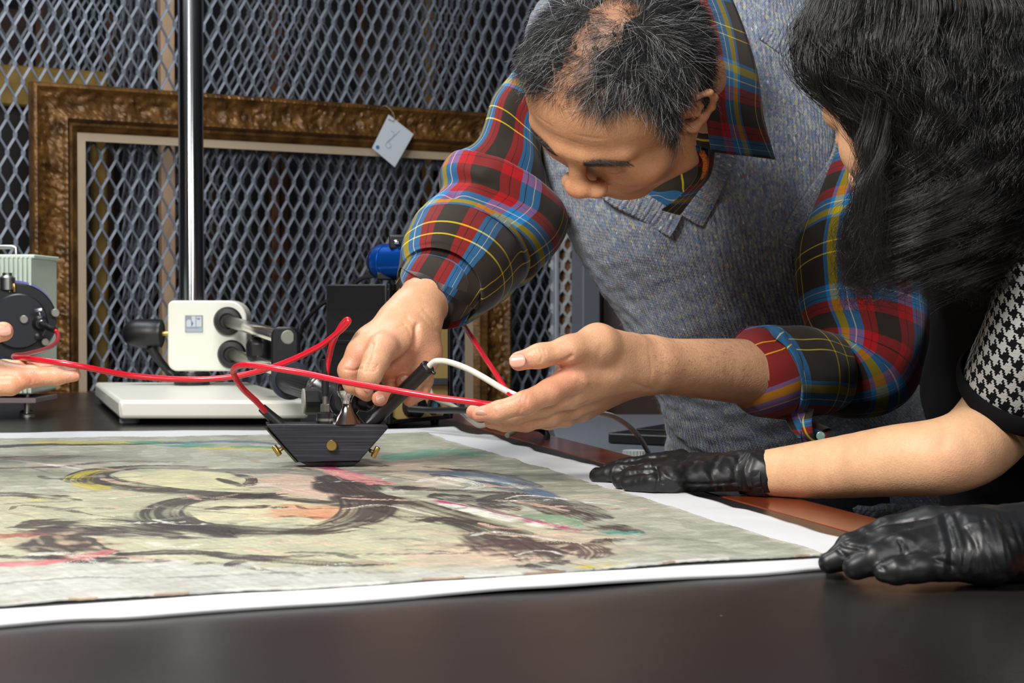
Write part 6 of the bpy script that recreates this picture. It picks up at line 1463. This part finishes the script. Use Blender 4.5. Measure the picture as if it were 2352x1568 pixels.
ln += [([(2160, 1262), (2110, 1268), (2080, 1276)], .002, .0016), ([(1925, 1262), (1945, 1280)], .0014, .0012), ([(2070, 1246), (2075, 1268)], .0014, .0012), ([(2065, 1240), (2080, 1262)], .0012, .001), ([(2150, 1285), (2190, 1300)], .0016, .0014), ([(1990, 1230), (2040, 1215), (2100, 1200)], .003, .0010),
       ([(1935, 1250), (1985, 1262)], .0016, .0013), ([(2020, 1300), (2030, 1306)], .0012, .001)]
front_crease(gv, gf_, ln); gv[:, 2] = np.maximum(gv[:, 2], TZ + .0008)
obj('glove', (gv, gf_), GLV, wom, label='black disposable glove on the nearer hand, crumpled at the wrist')

# --- long wavy hair, grown over an envelope that falls from the crown
env = np.array([(2170, -165, 25, .012), (2165, -130, 110, .045), (2155, -60, 220, .078), (2162, 20, 282, .092), (2144, 100, 292, .100), (2166, 190, 284, .102), (2206, 290, 238, .098), (2222, 390, 224, .094), (2210, 480, 228, .088), (2172, 560, 216, .080), (2134, 640, 188, .066), (2120, 720, 160, .052)], float)
DH = 1.50
r = np.random.default_rng(21); NS = 15000; K = 40
def hair_pts(th, s1, rad, off, ph, amp, seed_n):
    n = len(th); s = np.linspace(0, 1, K)[None, :] * s1[:, None]
    e = crom(env, 300); idx = s * 299; i0 = idx.astype(int).clip(0, 298); fr = (idx - i0)[..., None]; E = e[i0] * (1 - fr) + e[i0 + 1] * fr
    wav = amp[:, None] * np.clip(s - .25, 0, 1) ** 1.2 * (np.sin(s * 34 + ph[:, None]) + .6 * np.sin(s * 61 + ph[:, None] * 2.1))
    T_ = th[:, None] + wav * .42 + off[:, None] * s; Rr = rad[:, None] * (1 + np.cos(s * 34 + ph[:, None]) * amp[:, None] * np.clip(s - .25, 0, 1) * .12 + .05 * np.sin(s * 17 + ph[:, None] * 3))
    u = (E[..., 0] + E[..., 2] * np.cos(T_) * Rr - 1176) / F; v = -(E[..., 1] + 16 * wav - 784) / F
    dpt = DH - E[..., 3] * np.sin(T_) * Rr
    return CAM + np.stack([dpt * u, dpt * (cp + v * sp_), dpt * (-sp_ + v * cp)], -1)
G = 340; gth = r.uniform(-.5, PI + .5, G); gph = r.uniform(0, 6.3, G); gam = r.uniform(.5, 1.7, G); gof = r.normal(size=G) * .18; gs = r.uniform(.84, 1.0, G)
gi = r.integers(0, G, NS)
th = gth[gi] + r.normal(size=NS) * .036; ph = gph[gi] + r.normal(size=NS) * .35; am = gam[gi] * r.uniform(.8, 1.15, NS); off = gof[gi] + r.normal(size=NS) * .05
rad = np.where(r.random(NS) < .06, r.uniform(1.0, 1.11, NS), r.uniform(.90, 1.01, NS)) + .085 * np.sin(gph[gi] * 5); s1 = gs[gi] * r.uniform(.86, 1.0, NS)
Hs = hair_pts(th, s1, rad, off, ph, am, 0)
WH = hair_mat('black_long_hair', [(0, sr(5, 5, 5)), (.8, sr(11, 10, 11)), (1, sr(26, 23, 22))], .28, .55)
hair_obj('hair', list(Hs), .00022, WH, wom, 'long loose wavy black hair')
# strands crossing the face
fr_ = []
for k in range(260):
    g = (k % 13) + r.normal() * .35; x0 = 1985 + g * 5 + r.normal() * 4; x1 = 1968 + (g * 7) % 60 + r.normal() * 12; y1 = 430 + (g * 37) % 250 + r.normal() * 28
    pts_ = [(2040 + g * 4, 60), (x0 + 22, 180), (x0, 280), (x0 - 10 + 8 * math.sin(g), 350), (x1, 430 if y1 > 440 else y1 - 30), (x1 + 12 * math.sin(g * 2.1), (430 + y1) / 2 + 8), (x1 + r.normal() * 14 + 22 * math.sin(g * 1.3 + 1), y1 + 20)]
    fr_.append(crom(np.array([P(a + r.normal() * 5 * (i_ > 2), b_, 1.415 + .004 * math.sin(g) + r.normal() * .001 + .01 * (i_ == 0)) for i_, (a, b_) in enumerate(pts_)]), 26))
hair_obj('loose_locks', fr_, .00014, WH, wom, 'loose locks hanging in front of her face')
e = crom(env, 60); V = []
for q in e:
    for t in np.linspace(0, 2 * PI, 64, endpoint=False):
        k = .90; dpt = DH - q[3] * math.sin(t) * k; V.append(P(q[0] + q[2] * math.cos(t) * k, q[1], dpt))
V = np.array(V); Fh = [tuple(x_) for x_ in gridF(64, 60, True)] + [tuple(range(63, -1, -1)), tuple(range(59 * 64, 60 * 64))]
e_m = np.arange(60).repeat(64); V = V + nrm(A(1, .2, 0)) * 0
keep = [fc for fc in Fh if len(fc) > 4 or e_m[fc[0]] < 54]
obj('hair_mass', (V, keep), mat('dark_hair_base', (24, 22, 22), .8), wom)

# ================================================================ the third person, of whom the photograph shows one hand
p3 = thing('person', 'person at the left edge with open hand holding up the red cable', 'person', (-1.42, 2.0, 0))
h0 = P(-170, 868, 1.80); js = [h0, P(200, 850, 1.80)]
f = Field(np.min(js, 0) - A(.14, .06, .07), np.max(js, 0) + A(.02, .08, .06), .0014)
f.cap(P(-420, 915, 1.86), P(-260, 885, 1.82), .034, .028, k=.02); f.cap(P(-260, 885, 1.82), h0, .028, .028, k=.02, flat=(A(0, -.5, 1), 1.3))
f.cap(P(-190, 862, 1.82), P(-85, 872, 1.82), .026, .018, k=.014, flat=(A(0, -.5, 1), 1.3)); f.cap(P(-190, 880, 1.79), P(-85, 884, 1.79), .022, .016, k=.012)
f.chain([P(-90, 874, 1.805), P(-5, 862, 1.80), P(72, 864, 1.795), P(130, 862, 1.795), P(170, 861, 1.795)], [.0165, .0172, .0118, .0104, .0076], k=.005)
f.chain([P(-90, 862, 1.84), P(10, 850, 1.835), P(90, 848, 1.83), P(146, 842, 1.825)], [.0150, .0120, .0105, .0080], k=.004)
f.chain([P(-90, 890, 1.785), P(-20, 888, 1.78), P(25, 886, 1.785), P(46, 880, 1.79)], [.0145, .0115, .0105, .0080], k=.004)
f.chain([P(-170, 845, 1.79), P(-110, 800, 1.77), P(-50, 772, 1.762), P(8, 761, 1.76)], [.022, .0155, .0125, .0108], k=.008)
v_, f_ = f.mesh(1); c_ = np.ones((len(v_), 3)) * L3((220, 166, 132))
front_crease(v_, f_, [([(68, 852), (74, 866), (70, 880)], .0013, .0009), ([(80, 854), (84, 876)], .0012, .0007), ([(-12, 845), (-6, 890)], .0016, .0008)])
for q_, cl in ((P(170, 861, 1.79), (226, 150, 130)), (P(8, 761, 1.75), (228, 150, 128)), (P(72, 870, 1.785), (214, 128, 104)), (P(100, 842, 1.82), (220, 140, 124))): tint(v_, c_, q_, .014, cl, .6)
f = Field((-1.85, 1.70, 0), (-.75, 2.5, 1.75), .010)
el = A(-1.02, 1.93, .90); sh = A(-1.33, 1.98, 1.22); nk = A(-1.42, 2.10, 1.36); hd = A(-1.36, 2.08, 1.52)
f.chain([P(-400, 912, 1.855), el, sh], [.034, .040, .048], k=.02); f.cap(sh, A(-1.50, 2.32, 1.22), .06, .055, k=.05); f.cap(nk, A(-1.44, 2.14, 1.0), .07, .13, k=.05); f.cap(A(-1.44, 2.14, 1.0), A(-1.48, 2.14, .85), .13, .13, k=.05); f.cap(nk, hd, .05, .05, k=.03)
for s in (-1, 1): f.chain([A(-1.48, 2.14 + s * .09, .82), A(-1.46, 2.14 + s * .09, .46), A(-1.50, 2.14 + s * .09, .09)], [.085, .055, .04], k=.03)
f.chain([A(-1.50, 2.32, 1.22), A(-1.45, 2.42, .95), A(-1.25, 2.36, .84)], [.048, .04, .032], k=.02)
o_v, o_f = f.mesh(1)
X3 = head_pose(20, 90, 0); X3 = np.stack([A(0, -1, 0), nrm(A(1, 0, -.4)), np.cross(A(0, -1, 0), nrm(A(1, 0, -.4)))], 1)
h3v, h3f = head_field(.0035); h3w = hd + A(0, 0, .03) + h3v @ X3.T
B = catm((v_, f_, c_), (o_v, o_f, np.ones((len(o_v), 3)) * L3((220, 166, 132))), (h3w, h3f, np.ones((len(h3w), 3)) * L3((216, 166, 132))))
b3 = obj('body', (B[0], B[1]), skin_mat('skin_light', (220, 168, 134), None), p3, colr=B[2])
nail(b3, P(180, 866, 1.790), P(160, 866, 1.787), nrm(A(.1, -.9, -.35)), .0100, .0120, NAILM)
nail(b3, P(22, 757, 1.752), P(2, 759, 1.7475), nrm(A(0, -1, .25)), .0130, .0140, NAILM)
f = Field((-1.9, 1.65, .7), (-.78, 2.55, 1.42), .009)
f.chain([P(-520, 925, 1.87), el, sh], [.044, .052, .062], k=.02); f.cap(sh, A(-1.50, 2.32, 1.22), .075, .07, k=.05); f.cap(A(-1.43, 2.12, 1.27), A(-1.44, 2.14, 1.0), .10, .15, k=.05); f.cap(A(-1.44, 2.14, 1.0), A(-1.48, 2.14, .82), .15, .155, k=.05); f.chain([A(-1.50, 2.32, 1.22), A(-1.45, 2.42, .95), A(-1.27, 2.365, .85)], [.062, .052, .044], k=.02)
o_v, o_f = f.mesh(1); obj('shirt', (o_v, o_f), mat('navy_shirt', (34, 42, 62), .85), p3)
f = Field((-1.8, 1.85, 0), (-1.2, 2.4, .95), .009)
f.cap(A(-1.48, 2.14, .84), A(-1.48, 2.14, .78), .15, .15, k=.05)
for s in (-1, 1): f.chain([A(-1.48, 2.14 + s * .09, .82), A(-1.46, 2.14 + s * .09, .46), A(-1.50, 2.14 + s * .09, .10)], [.11, .08, .07], k=.03)
o_v, o_f = f.mesh(1); obj('trousers', (o_v, o_f), mat('dark_denim', (24, 28, 42), .85), p3)
for s in (-1, 1):
    an = A(-1.50, 2.14 + s * .09, .045); f = Field(an + A(-.1, -.09, -.06), an + A(.26, .09, .09), .005); f.cap(an + A(-.02, 0, 0), an + A(.15, 0, -.012), .040, .034, k=.02)
    v_, f_ = f.mesh(1); v_[:, 2] = np.maximum(v_[:, 2], .002); obj('shoe', (v_, f_), mat('black_leather', (20, 18, 18), .35), p3)
hx, hy, hz = h3v.T; m3 = (hairmask(hx, hy, hz) > 0); fs = h3f[m3[h3f].all(1)]; us = np.unique(fs); rm = np.full(len(h3v), -1); rm[us] = np.arange(len(us))
n3_ = normals(h3v, h3f) * outward(h3v, h3f); cv = h3v[us] + n3_[us] * (.010 + .003 * vnoise(h3v[us], .01, 5))[:, None]
obj('hair', (hd + A(0, 0, .03) + cv @ X3.T, rm[fs]), mat('brown_hair', (44, 30, 22), .6, bump=.002, bscale=200), p3)
